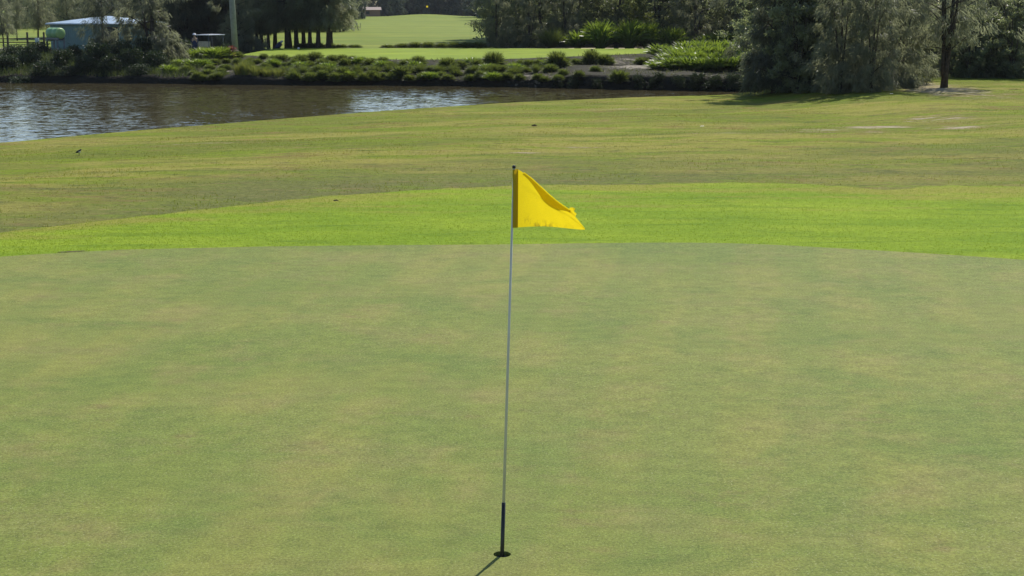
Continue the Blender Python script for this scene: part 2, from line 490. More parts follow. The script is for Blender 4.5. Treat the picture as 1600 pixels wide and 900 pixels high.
# far sides of the near ground, outside the picture
def lipz(x): return -0.93 + 0.63 * float(smooth01((x - 10.0) / 6))
BARE = [(1365, 199, 1.1, 0.45, 1.0), (1500, 205, 0.9, 0.35, 0.9), (1130, 212, 0.8, 0.4, 0.7), (905, 240, 0.45, 0.2, 0.72), (825, 252, 0.4, 0.2, 0.66),
        (1460, 141, 1.6, 3.2, 1.05), (1440, 132, 1.2, 2.6, 0.9), (1465, 190, 1.2, 0.7, 0.6), (1310, 206, 1.6, 1.0, 0.5), (990, 152, 2, 0.5, 0.4), (330, 216, 1.4, 0.3, 0.5)]
BARE_W = [(on_z(a, b, -0.3), rx, ry, k) for a, b, rx, ry, k in [(q[0], q[1], q[2] * 0.95, q[3] * 1.6, q[4]) for q in BARE]]
def f_bare(x, y):
    v = 0.0
    for c, rx, ry, k in BARE_W:
        d = ((x - c.x) / rx) ** 2 + ((y - c.y) / ry) ** 2
        if d < 6: v = max(v, k * math.exp(-d * 0.8))
    return v
Ylip = lambda x: Ysh(x) - 0.7
def z_rough(x, y, t):
    return -0.05 + (lipz(x) + 0.05) * float(smooth01(t * 1.05 - 0.05)) + 0.10 * math.sin(math.pi * min(1, t)) * fbm(x, y, 4.0, 0.16, 4)
def z_near(x, y):
    a, b = float(Ya(x)), float(Ylip(x))
    t = min(1, max(0, (y - a) / (b - a)))
    return z_rough(x, y, t)
patch('rough', M_ROUGH, XS_N, Ya, Ylip, np.linspace(0, 1, 170), z_rough, {'bare': f_bare})
def z_lip(x, y, t):
    return lipz(x) + (-1.35 - lipz(x)) * (t * 0.75) ** 0.8 + 0.05 * math.sin(math.pi * t) * fbm(x, y, 2.0, 0.8, 3)
patch('pond_edge', M_SHOREGRASS, XS_N, Ylip, lambda x: Ysh(x) + 1.2, np.linspace(0, 1, 12), z_lip)

# ---- far bank, tee, fairway
BB = [(1005, 108, 2.2, 2.0, 0.95), (990, 100, 1.8, 1.5, 0.8), (830, 112, 1.6, 1.5, 0.6), (720, 108, 1.3, 1.5, 0.6), (610, 104, 1.2, 1.0, 0.55), (545, 104, 1.0, 1.0, 0.55),
      (560, 108, 1.0, 1, .5), (905, 103, 1.5, 1.2, 0.55), (355, 106, 1.2, 0.8, 0.6), (400, 104, 1.0, 0.8, 0.55), (960, 104, 1.5, 1.5, 0.6)]
def z_bank(x, y, t):
    a, b = float(Yfar(x)) - 0.5, float(Ytee(x))
    d = t * (b - a)                                   # metres from the foot of the wall, half a metre out in the water
    wall = 0.38 + 0.36 * float(smooth01((x - 0.5) / 4)) + 0.10 * fbm(x, 0.0, 5.0, 0.5, 3)
    base = -1.3 + (0.3 + wall) * float(smooth01((d - 0.25) / 0.5))
    rest = 0.2 - (-1.0 + wall)
    s = max(0.0, (d - 0.75) / max(0.1, b - a - 0.75))
    up = base + rest * (s ** 0.8 if s > 0 else 0.0)
    return up + 0.16 * math.sin(math.pi * min(1, s)) * fbm(x, y, 7.0, 0.45, 4)
def bank_z(x, y):
    a, b = float(Yfar(x)) - 0.5, float(Ytee(x))
    t = min(1, max(0, (y - a) / (b - a)))
    return z_bank(x, y, t)
BB_W = []
for a, b, rx, ry, k in BB:
    p = on_z(a, b, -0.2)
    BB_W.append((p, rx, ry, k))
def f_bb(x, y):
    v = 0
    for c, rx, ry, k in BB_W:
        d = ((x - c.x) / rx) ** 2 + ((y - c.y) / ry) ** 2
        if d < 6: v = max(v, k * math.exp(-d * 0.8))
    return v
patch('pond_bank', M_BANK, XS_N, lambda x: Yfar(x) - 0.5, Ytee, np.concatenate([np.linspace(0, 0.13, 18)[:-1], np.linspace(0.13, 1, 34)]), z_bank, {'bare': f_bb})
TEE_L, TEE_R = xs_at(372, 100), xs_at(1075, 104)
def z_tee(x, y, t): return 0.2
def z_side(x, y, t):
    dip = -0.5 * math.exp(-((x - xs_at(322, 105)) / 3.2) ** 2) * float(smooth01((t - 0.02) / 0.25))
    return 0.2 + dip
def ground_z(x, y):
    """height of the land beyond the bank"""
    yt, yb = float(Ytee(x)), float(Yteeb(x))
    if y < yt: return bank_z(x, y)
    if y < yb:
        return 0.2 if TEE_L < x < TEE_R else z_side(x, y, (y - yt) / (yb - yt))
    return z_fair(x, y, 0)
def z_fair(x, y, t):
    z = 0.2 - 0.15 * float(smooth01((y - 117) / 8)) + 0.55 * float(smooth01((y - 200) / 200))
    # low mound of the far putting green
    z += 0.75 * math.exp(-((x + 22) / 9) ** 2 - ((y - 395) / 22) ** 2)
    dip = -0.5 * math.exp(-((x - xs_at(322, 105)) / 3.2) ** 2) * (1 - float(smooth01((y - 118) / 20)))
    return z + dip + 0.05 * fbm(x, y, 1.0, 0.06, 3)
xt = XS_N[(XS_N >= TEE_L - 0.2) & (XS_N <= TEE_R + 0.2)]
patch('tee', M_TEE, xt, Ytee, Yteeb, np.linspace(0, 1, 14), z_tee)
M_SIDE = mat_lawn('side_ground', (0.055, 0.075, 0.026), (0.085, 0.085, 0.040))
patch('ground', M_SIDE, XS_N[XS_N <= xt[0]], Ytee, Yteeb, np.linspace(0, 1, 18), z_side)
patch('ground', M_SIDE, XS_N[XS_N >= xt[-1]], Ytee, Yteeb, np.linspace(0, 1, 18), z_side)
FW_R = lambda y: xs_at(762, y)
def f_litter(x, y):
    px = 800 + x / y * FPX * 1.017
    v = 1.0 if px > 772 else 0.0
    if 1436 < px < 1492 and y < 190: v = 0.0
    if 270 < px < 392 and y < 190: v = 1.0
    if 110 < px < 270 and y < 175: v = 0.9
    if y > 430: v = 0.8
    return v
xf = np.unique(np.concatenate([np.arange(-420, -90, 15), np.arange(-90, 90.1, 1.5), np.arange(105, 421, 15)]).round(3))
patch('fairway', M_FAIR, xf, Yteeb, lambda x: 0 * np.asarray(x, float) + 480, np.linspace(0, 1, 150) ** 1.4, z_fair, {'litter': f_litter})
o, _, _ = patch('distant_ground', M_FAIR, np.linspace(-1200, 1200, 12), lambda x: 0 * np.asarray(x, float) + 480, lambda x: 0 * np.asarray(x, float) + 1350, np.linspace(0, 1, 6), lambda x, y, t: 0.75, {'litter': lambda x, y: 0.0})

# ---- water
bm = bmesh.new()
vs = [bm.verts.new((x, y, WATER_Z)) for x, y in ((-90, 33), (90, 33), (90, 100), (-90, 100))]
bm.faces.new(vs)
tag(from_bm('pond', bm, M_WATER), kind='structure')

# ------------------------------------------------------------------ vegetation meshes
def strips(P, D, L, W, taper=0.35, droop=None):
    """flat leaf blades: base P, direction D (unit), length L, width W; one quad each"""
    n = len(P)
    rnd = RNG.normal(size=(n, 3))
    side = np.cross(D, rnd); side /= np.linalg.norm(side, axis=1, keepdims=True) + 1e-9
    a = P; b = P + D * L[:, None]
    V = np.stack([a - side * W[:, None] / 2, a + side * W[:, None] / 2, b + side * (W * taper)[:, None] / 2, b - side * (W * taper)[:, None] / 2], 1)
    return V.reshape(-1, 3)
def quads_of(n, off=0):
    return (np.arange(n * 4).reshape(n, 4) + off)
def unit(a): return a / (np.linalg.norm(a, axis=1, keepdims=True) + 1e-9)

def crown_points(n, H, z0, rad, clumps, shape='oval', low_bias=0.0, spread=0.5):
    """clump centres inside an uneven crown envelope"""
    out = []
    while len(out) < clumps:
        z = z0 + (H - z0) * random.random() ** (1 + low_bias)
        f = (z - z0) / (H - z0)
        if shape == 'cone': r = rad * (1.05 - f) ** 0.8 * (0.5 + 0.5 * min(1, f * 5 + .35))
        else: r = rad * math.sqrt(max(0.02, 1 - (2 * f - 0.85) ** 2 / 1.6))
        a = random.random() * 2 * math.pi
        q = r * math.sqrt(random.random()) * max(0.3, 0.85 + 1.1 * mnoise.noise(Vector((math.cos(a) * 1.3 + H + rad * 7, math.sin(a) * 1.3, z * 0.6))))
        out.append((q * math.cos(a), q * math.sin(a), z))
    return np.array(out)

def trunk_bm(H, r, lean=0.0, forks=0, limbs=8, z_l0=1.5, seed=0):
    rd = random.Random(seed)
    bm = bmesh.new()
    def stem(base, h, r0, lx, ly):
        pts, rr = [], []
        for k in range(9):
            f = k / 8
            pts.append((base[0] + lx * f * h + 0.08 * math.sin(f * 6 + seed) * h * 0.1, base[1] + ly * f * h, base[2] + f * h))
            rr.append(r0 * (1 - 0.85 * f) * (1.35 if k == 0 else 1))
        add_tube(bm, pts, rr, 7)
        return pts, rr
    st = [stem((0, 0, -0.2), H * 0.92, r, lean, 0)]
    for q in range(forks):
        a = rd.random() * 6.28
        st.append(stem((0.05 * math.cos(a), 0.05 * math.sin(a), rd.uniform(0.0, 0.9)), H * 0.7, r * 0.7, 0.16 * math.cos(a) + lean, 0.16 * math.sin(a)))
    for q in range(limbs):
        pts, rr = rd.choice(st)
        z = rd.uniform(z_l0, H * 0.75)
        k = min(7, max(1, int((z + 0.2) / (H * 0.92) * 8)))
        b = Vector(pts[k]); a = rd.random() * 6.28
        ln = rd.uniform(0.8, 1.8) * H / 9
        d = Vector((math.cos(a), math.sin(a), rd.uniform(0.2, 0.9)))
        mid = b + d * ln * 0.5; end = b + d * ln + Vector((0, 0, -0.1 * ln))
        add_tube(bm, [b, mid, end], [rr[k] * 0.45, rr[k] * 0.3, 0.012], 5)
    return bm

def tree_proto(name, trunk_mat, leaf_mat, H, z0, rad, r, clumps, per, kind, shape='oval', low_bias=0.6, forks=0, limbs=10, lean=0.0, seed=0, lw=(0.03, 0.5)):
    random.seed(seed * 31 + 5)
    root = empty(name, (0, 0, 0))
    from_bm('trunk', trunk_bm(H, r, lean, forks, limbs, max(0.8, z0), seed), trunk_mat, root, True)
    C = crown_points(0, H, z0, rad, clumps, shape, low_bias)
    C[:, 0] += lean * C[:, 2]
    n = clumps * per
    cs = np.repeat(C, per, 0)
    if kind == 'needle':                      # drooping she-oak branchlets
        out = cs.copy(); out[:, 2] = 0; out[:, 0] -= lean * cs[:, 2]
        o = unit(out + RNG.normal(size=(n, 3)) * 0.4)
        P = cs + RNG.normal(size=(n, 3)) * np.array([0.15, 0.15, 0.14])
        D = unit(o * 0.55 + RNG.normal(size=(n, 3)) * 0.35 + np.array([0, 0, -0.75]))
        L = RNG.uniform(0.6, 1.2, n) * lw[1]; W = RNG.uniform(0.7, 1.3, n) * lw[0]
        V = strips(P, D, L, W, 0.4)
    else:                                     # leaf sprays
        P = cs + RNG.normal(size=(n, 3)) * np.array([0.15, 0.15, 0.10]) * (rad / 2.2)
        D = unit(RNG.normal(size=(n, 3)) + np.array([0, 0, -0.25]))
        L = RNG.uniform(0.6, 1.3, n) * lw[1]; W = RNG.uniform(0.7, 1.3, n) * lw[0]
        V = strips(P, D, L, W, 0.5)
    V[:, 2] = np.maximum(V[:, 2], 0.03)
    link_mesh('crown', np_mesh('crown', V, quads_of(n), leaf_mat), root)
    return root

def blade_mesh(name, mat, n, rad_base, L, W, elev, droop, seed=0, lean_out=1.0):
    """a tussock of arching blades from one base"""
    g = np.random.default_rng(seed)
    a = g.uniform(0, 2 * np.pi, n); el = g.uniform(elev[0], elev[1], n)
    rb = rad_base * np.sqrt(g.random(n))
    ll = L * g.uniform(0.65, 1.1, n); w = W * g.uniform(0.7, 1.2, n)
    sv = np.array([0, 0.35, 0.7, 1.0]); ww = np.array([0.8, 1.0, 0.75, 0.12])
    o = np.stack([np.cos(a), np.sin(a), 0 * a], 1); sd = np.stack([-np.sin(a), np.cos(a), 0 * a], 1)
    tw = g.normal(size=n) * 0.5
    sd = sd * np.cos(tw)[:, None] + np.array([0, 0, 1.0]) * np.sin(tw)[:, None]
    rows = []
    for s, k in zip(sv, ww):
        hx = rb + ll * s * np.cos(el) + droop * ll * 0.35 * s * s
        hz = ll * s * np.sin(el) - droop * ll * 0.55 * s ** 2.4
        p = o * hx[:, None] + np.array([0, 0, 1.0]) * np.maximum(hz, -0.05)[:, None]
        rows.append((p - sd * (w * k / 2)[:, None], p + sd * (w * k / 2)[:, None]))
    V = np.concatenate([np.stack(r, 1) for r in rows], 1)      # n, 8, 3
    b = np.arange(n)[:, None] * 8
    Q = np.concatenate([b + np.array([0, 1, 3, 2]), b + np.array([2, 3, 5, 4]), b + np.array([4, 5, 7, 6])], 0)
    return np_mesh(name, V.reshape(-1, 3), Q, mat)

def shrub_mesh(name, mat, w, h, n, ls=(0.05, 0.12), seed=0):
    g = np.random.default_rng(seed)
    c = 40
    th = g.uniform(0, 2 * np.pi, c); f = g.random(c)
    C = np.stack([np.cos(th) * w / 2 * np.sqrt(g.random(c)) * np.sqrt(1 - 0.7 * f), np.sin(th) * w / 2 * np.sqrt(g.random(c)) * np.sqrt(1 - 0.7 * f), h * (0.12 + 0.8 * f)], 1)
    per = n // c
    P = np.repeat(C, per, 0) + g.normal(size=(c * per, 3)) * np.array([w * 0.09, w * 0.09, h * 0.09])
    P[:, 2] = np.maximum(P[:, 2], 0.03)
    D = unit(g.normal(size=(c * per, 3)) + np.array([0, 0, 0.3]))
    V = strips(P, D, ls[1] * g.uniform(0.6, 1.3, c * per), ls[0] * g.uniform(0.7, 1.3, c * per), 0.5)
    return np_mesh(name, V, quads_of(c * per), mat)

# ------------------------------------------------------------------ flagstick and cup
M_POLE = simple('pole_fibreglass', (0.52, 0.53, 0.50), 0.4, 0.5, var=0.08)
M_BLACK = simple('black_ferrule', (0.012, 0.012, 0.013), 0.4, 0.5)
M_CUP = simple('cup_plastic', (0.06, 0.06, 0.06), 0.5, 0.4)
def mat_flag():
    t = NT('flag_cloth')
    w = t.noise(t.obj(), 9, 4, 0.6)
    st = t.rng(t.noise(t.scale(t.obj(), (18, 1, 10)), 2.0, 4, 0.6), 0.47, 0.62)
    c = t.mix(w, (0.62, 0.50, 0.012), (0.72, 0.58, 0.016))
    wv = t.noise(t.scale(t.obj(), (1.0, 1.0, 4.0)), 60, 3, 0.7)
    c = t.mix(t.rng(wv, 0.35, 0.65, 0, 0.25), c, (0.50, 0.40, 0.012))
    c = t.mix(t.math('MULTIPLY', st, t.attr('stain')), c, (0.26, 0.19, 0.02))
    pr = t.principled(c, 0.6, 0.2)
    tr = t.n('BsdfTranslucent'); t.put(tr.inputs['Color'], t.mix(1.0, c, (1.05, 1.0, 0.9), 'MULTIPLY'))
    mx = t.n('MixShader'); mx.inputs[0].default_value = 0.62
    t.t.links.new(pr, mx.inputs[1]); t.t.links.new(tr.outputs[0], mx.inputs[2])
    return t.done(mx.outputs[0])
M_FLAG = mat_flag()
M_SLEEVE = leafmat('flag_sleeve_cloth', (0.42, 0.33, 0.012), (0.50, 0.38, 0.015), (0.44, 0.27, 0.01), 0.45, hv=0.0)

POLE_TOP = at_y(803, HOLE.y, 263)
def pole_pt(f): return HOLE.lerp(POLE_TOP, f)
fs = empty('flagstick', HOLE, 0, 'yellow golf flag on a pale thin pole standing in the cup', 'flagstick')
def rel(p): return Vector(p) - HOLE
bm = bmesh.new()
add_tube(bm, [rel(pole_pt(0.14)), rel(pole_pt(0.55)), rel(pole_pt(1.0))], [0.0092, 0.0076, 0.0060], 16)
from_bm('pole', bm, M_POLE, fs, True)
bm = bmesh.new()
d = (POLE_TOP - HOLE).normalized()
add_tube(bm, [Vector(-d * 0.10), Vector(d * 0.005), rel(pole_pt(0.139))], [0.0105, 0.0125, 0.0120], 16)
from_bm('ferrule', bm, M_BLACK, fs, True)
bm = bmesh.new()
bmesh.ops.create_uvsphere(bm, u_segments=12, v_segments=8, radius=0.0115, matrix=Matrix.Translation(rel(POLE_TOP) + d * 0.008))
from_bm('knob', bm, M_BLACK, fs, True)
FY = HOLE.y
def fp(px, py, dy=0.0):
    p = at_y(px, FY + dy, py); return p - HOLE
# sleeve: flattened tube of cloth around the pole
bm = bmesh.new()
sl = []
for k in range(13):
    f = k / 12
    y = 264.5 + (355.5 - 264.5) * f
    l, r = 801.2 - 0.9 * f, 809.6 - 0.6 * f
    cx, hw = (l + r) / 2, (r - l) / 2 / 255
    c = fp(cx, y)
    sl.append([bm.verts.new(c + Vector((hw * math.cos(a), -0.011 * math.sin(a), 0))) for a in np.linspace(0, 2 * math.pi, 16, endpoint=False)])
for r0, r1 in zip(sl, sl[1:]):
    for k in range(16): bm.faces.new((r0[k], r0[(k + 1) % 16], r1[(k + 1) % 16], r1[k]))
from_bm('flag_sleeve', bm, M_SLEEVE, fs, True)
# cloth panel
top = pol([(809.4, 264.5), (818, 270), (830, 279), (842, 290), (856, 303), (870, 315), (880, 322), (889, 328), (898, 337), (906, 347), (914, 357)])
bot = pol([(808.8, 355.3), (830, 354), (850, 353.6), (870, 355), (890, 357.2), (908, 358.8), (914, 358.6)])
def flag_dy(px, py):
    u = min(1.0, max(0.0, (px - 809) / 105)); b_, t_ = float(bot(px)), float(top(px))
    v = min(1.05, max(0.0, (b_ - py) / max(1.0, b_ - t_)))
    dy = 0.010 * math.sin(u * 6.0 + v * 1.6) * u ** 0.5 + 0.007 * math.sin(u * 12 - v * 4) * u + 0.0016 * math.sin(u * 31 + v * 9) * u
    dy += 0.0028 * math.sin(u * 44) * (1 - v) ** 3 * min(1, u * 4) * (1 - u)
    dy += 0.006 * math.exp(-((v - 0.80 + 0.1 * u) / 0.05) ** 2) * min(1, u * 3)
    return dy - 0.05 * u - 0.06 * v * min(1, u * 3)
NU, NV = 44, 22
bm = bmesh.new(); stl = bm.verts.layers.float.new('stain')
gr = []
for i in range(NU + 1):
    u = i / NU; px = 809 + (914 - 809) * u
    row = []
    for j in range(NV + 1):
        v = j / NV
        py = float(bot(px)) + (float(top(px)) - float(bot(px))) * v
        dy = flag_dy(px, py)
        vv = bm.verts.new(fp(px, py, dy)); vv[stl] = max(0, 1 - v / 0.22) * (1 - u) * 1.4 * (u > 0.1)
        row.append(vv)
    gr.append(row)
for i in range(NU):
    for j in range(NV): bm.faces.new((gr[i][j], gr[i + 1][j], gr[i + 1][j + 1], gr[i][j + 1]))
flag = from_bm('flag_cloth', bm, M_FLAG, fs, True)
# folded-back upper edge: a second layer behind the panel, its rim just proud of the fold
bm = bmesh.new()
rows = []
for i in range(31):
    u = i / 30; px = 818 + (891 - 818) * u
    wdt = (1.6 + 8.5 * math.sin(math.pi * min(1, u * 1.02) ** 1.5) ** 1.2)
    t0 = float(top(px))
    q3 = [(px + 1.3, t0 - 0.9), (px - wdt * 0.35, t0 + wdt * 0.45), (px - wdt * 0.7, t0 + wdt)]
    up, mid, lo = [fp(a, b, flag_dy(a, b) + e) for (a, b), e in zip(q3, (0.0035, 0.005, 0.0035))]
    rows.append([bm.verts.new(q) for q in (up, mid, lo)])
for a, b in zip(rows, rows[1:]):
    for k in range(2): bm.faces.new((a[k], b[k], b[k + 1], a[k + 1]))
from_bm('flag_fold', bm, M_FLAG, fs, True)
bm = bmesh.new()
q = [fp(a, b, flag_dy(890, 330) + e) for a, b, e in ((889, 331, 0.004), (890, 324.5, -0.01), (895, 324, -0.02), (899, 326, -0.01), (896.5, 330, -0.012), (901, 334, -0.01), (899, 338, 0.004), (893, 333, 0.004))]
bm.faces.new([bm.verts.new(v) for v in q]); bmesh.ops.triangulate(bm, faces=bm.faces)
from_bm('torn_edge', bm, M_FLAG, fs)

bm = bmesh.new()
ring = lambda r, z: [bm.verts.new((r * math.cos(k * math.pi / 16), r * math.sin(k * math.pi / 16), z)) for k in range(32)]
prof = [ring(0.0535, -0.027), ring(0.0535, -0.16), ring(0.050, -0.16), ring(0.050, -0.027)]
pr2 = prof + [prof[0]]
for r0, r1 in zip(pr2, pr2[1:]):
    for k in range(32): bm.faces.new((r0[k], r0[(k + 1) % 32], r1[(k + 1) % 32], r1[k]))
fl = ring(0.050, -0.125); bm.faces.new(fl)
cup = from_bm('hole_cup', bm, M_CUP, None, True); cup.location = HOLE
tag(cup, 'round cup sunk in the green around the flagstick foot', 'golf hole')

# ------------------------------------------------------------------ mounds of grass on the far bank
tuft_me = [blade_mesh('tussock', M_TUFT, 1000, 0.16, 0.58, 0.042, (0.30, 1.52), 0.45, s) for s in range(4)]
strap_me = [blade_mesh('strap_clump', M_STRAP, 460, 0.22, 1.15, 0.075, (0.55, 1.5), 0.55, 20 + s) for s in range(3)]
thin_me = [blade_mesh('fountain_grass', M_TUFT, 700, 0.16, 1.2, 0.02, (0.7, 1.5), 0.5, 30 + s) for s in range(2)]
reed_me = [blade_mesh('reeds', M_REED, 330, 0.45, 1.2, 0.035, (0.95, 1.5), 0.25, 40 + s) for s in range(3)]
sh_me = [shrub_mesh('shrub', M_SHRUB, 2.0, 1.3, 4200, seed=50 + s) for s in range(3)]
TW, SW = 1.10, 1.45   # natural widths of the meshes

def plant(name, me, p, sc, rz=None):
    o = link_mesh(name, me); o.location = p
    o.scale = sc if isinstance(sc, tuple) else (sc,) * 3
    o.rotation_euler = (0, 0, random.random() * 6.28 if rz is None else rz)
    return o
def bank_point(px, py):
    """where the view line meets the far bank"""
    d = ray(px, py); c = Vector((0, 0, CAM_Z))
    lo_, hi_ = 80.0, 118.0
    prev = None
    for Y in np.arange(lo_, hi_, 0.1):
        t = Y / d.y; p = c + d * t
        if p.z <= ground_z(p.x, p.y) and Y > float(Yfar(p.x)) - 0.2: return Vector((p.x, p.y, ground_z(p.x, p.y)))
    t = 100 / d.y; p = c + d * t
    return Vector((p.x, p.y, ground_z(p.x, p.y)))
TUFTS = [(336, 100, 19), (354, 98, 15), (335, 92, 15), (371, 90, 20), (372, 101, 18), (391, 99, 18), (412, 92, 15), (425, 102, 22), (414, 108, 22), (397, 112, 18),
         (440, 96, 20), (446, 103, 14), (461, 103, 20), (447, 115, 22), (429, 116, 16), (469, 111, 20), (484, 105, 18), (492, 95, 28), (505, 104, 25), (500, 116, 24),
         (519, 96, 18), (535, 96, 18), (551, 98, 16), (525, 114, 18), (482, 118, 16), (579, 104, 26), (572, 110, 16), (560, 118, 22), (580, 120, 24), (600, 121, 16),
         (625, 120, 27), (635, 106, 22), (654, 102, 24), (675, 112, 22), (677, 122, 15), (699, 108, 30), (772, 104, 32), (801, 107, 18), (775, 112, 22), (760, 116, 20),
         (792, 123, 20), (845, 104, 25), (828, 104, 24), (822, 113, 20), (841, 124, 20), (871, 105, 29), (900, 101, 20), (924, 100, 30), (944, 100, 28), (967, 137, 32),
         (1003, 100, 20), (292, 114, 20), (303, 117, 16), (386, 106, 18), (402, 100, 18), (430, 97, 18), (456, 96, 16), (470, 99, 20), (416, 116, 20), (458, 120, 22), (520, 104, 20), (540, 104, 20), (537, 120, 22), (565, 97, 16), (598, 98, 20), (612, 110, 20), (640, 113, 20), (660, 112, 18), (615, 128, 20), (662, 127, 20), (720, 106, 18), (745, 106, 20), (690, 120, 20), (712, 118, 18), (752, 122, 18), (787, 112, 20), (800, 118, 18), (860, 112, 20), (815, 103, 18), (780, 128, 20), (850, 130, 16), (570, 128, 22), (525, 128, 22), (485, 127, 22), (352, 109, 20), (328, 108, 18), (318, 127, 20), (872, 126, 18), (930, 112, 16),
         (325, 119, 22), (345, 117, 18), (310, 126, 18), (335, 127, 18), (460, 126, 20), (505, 126, 22), (545, 127, 20),
         (590, 128, 18), (640, 128, 22), (700, 126, 20), (735, 116, 16), (735, 128, 20), (812, 127, 18), (880, 118, 18), (905, 124, 16)]
rows = {'along the tee edge': [], 'mid-slope': [], 'low by the waterline': []}
for i, (px, py, w) in enumerate(TUFTS):
    p = bank_point(px, py)
    s = w / FPX * p.y / TW * random.uniform(0.95, 1.25)
    hs = random.uniform(1.2, 1.6) * (1.25 if w >= 29 else 1)
    o = plant('grass_tussock', tuft_me[i % 4], p - Vector((0, 0, 0.04)), (s, s, s * hs))
    rows['along the tee edge' if py < 106 else 'mid-slope' if py < 121 else 'low by the waterline'].append((px, w, o))
for rn, L in rows.items():
    L.sort(key=lambda q: q[0])
    for k, (px, w, o) in enumerate(L):
        sz = 'big' if w >= 26 else 'small' if w <= 17 else 'middling'
        tag(o, f'{sz} round grass tussock {rn} of the pond bank, {ordinal(k)} from the left', 'grass tussock', 'grass tussocks on the pond bank')

# strappy clumps: behind the tee, on the right shoulder of the bank, and left of the power pole
def strap_set(lst, where, group, me_list=strap_me, name='strap_leaf_clump', natural=SW, cat='plant', desc='green strap-leaved clump'):
    L = []
    for px, Y, w, h in lst:
        x = xs_at(px, Y); s = w / FPX * Y / natural
        z = ground_z(x, Y)
        sz = h / FPX * Y / 0.95
        me = random.choice(me_list)
        sz = h / FPX * Y / (0.92 * max(v.co.z for v in me.vertices))
        o = plant(name, me, Vector((x, Y, z - 0.03)), (s, s, sz))
        L.append((px, o))
    L.sort(key=lambda q: q[0])
    for k, (px, o) in enumerate(L):
        tag(o, f'{desc} {where}, {ordinal(k)} from the left' if len(L) > 1 else f'{desc} {where}', cat, group)
strap_set([(903, 119, 34, 28), (940, 118.5, 42, 42), (984, 118.5, 42, 43), (1012, 119, 36, 40), (1050, 119, 38, 32), (1070, 121, 28, 26)], 'behind the tee under the dark trees', 'strap-leaved clumps behind the tee')
strap_set([(1108, 119, 34, 22), (1130, 118, 36, 26), (1150, 119, 30, 22), (1180, 118, 34, 30)], 'below the tall gum trunks right of the tee', 'strap-leaved clumps at the foot of the tall trunks')
strap_set([(1033, 98, 34, 22)], 'standing alone at the right end of the tee edge', None)
strap_set([(1052, 97, 36, 22), (1074, 99, 40, 26), (1096, 101, 40, 26), (1120, 101, 40, 26), (1146, 101, 40, 26), (1172, 100, 40, 26), (1058, 92, 34, 22), (1078, 92.5, 40, 26), (1102, 93, 42, 27),
           (1127, 93, 42, 27), (1152, 93, 42, 27), (1178, 92, 38, 26), (1030, 86.2, 30, 16), (1052, 85.2, 34, 20), (1076, 84.9, 38, 22), (1100, 84.8, 40, 23), (1124, 84.7, 40, 23), (1148, 84.7, 40, 23), (1172, 84.7, 40, 23), (1194, 84.8, 36, 22), (1046, 88.0, 34, 22), (1064, 87.4, 38, 26), (1086, 87.2, 40, 27), (1110, 87, 40, 27), (1134, 87, 40, 27), (1158, 87, 40, 27), (1182, 87, 34, 26)],
          'in the bed right of the tee', 'strap-leaved bed right of the tee')
strap_set([(262, 96, 26, 14), (284, 97, 30, 18), (300, 97, 32, 20), (316, 97.5, 34, 20), (331, 97, 34, 22), (345, 97.5, 30, 20)], 'left of the power pole', 'strap-leaved clumps left of the power pole')
strap_set([(280, 93, 24, 14), (296, 92.5, 26, 16), (312, 92.5, 24, 14)], 'in the lower row left of the power pole', 'strap-leaved clumps left of the power pole')
strap_set([(340, 86.9, 18, 13), (455, 87.2, 20, 14), (472, 87.0, 18, 17), (490, 87.2, 22, 13), (512, 87.0, 18, 16), (535, 87.2, 22, 14), (556, 87.0, 18, 18), (584, 87.0, 22, 15), (607, 87.0, 18, 19), (633, 86.9, 22, 14), (655, 86.8, 18, 17), (685, 86.6, 22, 15), (708, 86.5, 18, 18), (741, 86.4, 22, 15), (772, 86.2, 18, 17), (806, 86.0, 22, 15), (838, 85.8, 18, 16)],
          'hanging at the waterline', 'dark sedges at the waterline', thin_me, 'sedge', 1.5, 'sedge', 'dark sedge clump')
L = []
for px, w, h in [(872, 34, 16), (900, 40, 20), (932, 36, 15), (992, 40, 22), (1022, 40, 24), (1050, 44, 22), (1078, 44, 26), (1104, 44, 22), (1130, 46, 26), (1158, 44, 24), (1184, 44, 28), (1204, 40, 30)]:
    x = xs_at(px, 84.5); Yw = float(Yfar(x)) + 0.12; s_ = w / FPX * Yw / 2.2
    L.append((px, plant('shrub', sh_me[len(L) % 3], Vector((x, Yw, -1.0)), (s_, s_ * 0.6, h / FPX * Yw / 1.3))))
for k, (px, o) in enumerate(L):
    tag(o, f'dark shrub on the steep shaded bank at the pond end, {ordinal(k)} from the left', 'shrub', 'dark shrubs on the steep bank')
strap_set([(260, 89.5, 24, 15)], 'alone near the water left of the tussocks', None)
strap_set([(762, 87.0, 22, 13)], 'at the waterline below the middle of the tee', None)
L = []
for px, py, w, h in [(428, 104, 20, 13), (470, 107, 20, 12), (512, 110, 22, 13), (560, 101, 20, 13), (597, 107, 22, 14), (648, 109, 22, 15), (737, 103, 24, 14), (806, 112, 22, 14), (858, 105, 22, 13), (770, 126, 24, 15), (672, 126, 22, 13), (545, 124, 20, 13)]:
    p_ = bank_point(px, py); me = random.choice(strap_me)
    s_ = w / FPX * p_.y / SW; sz = h / FPX * p_.y / (0.92 * max(v.co.z for v in me.vertices))
    L.append((px, plant('strap_leaf_clump', me, p_ - Vector((0, 0, 0.03)), (s_, s_, sz))))
L.sort(key=lambda q: q[0])
for k, (px, o) in enumerate(L):
    tag(o, f'bright strap-leaved clump among the round tussocks, {ordinal(k)} from the left', 'plant', 'strap-leaved clumps among the tussocks')
strap_set([(862, 119, 46, 32)], 'behind the tee at the edge of the dark trees', None, thin_me, 'fountain_grass', 1.5, 'ornamental grass', 'grey-green fountain grass')
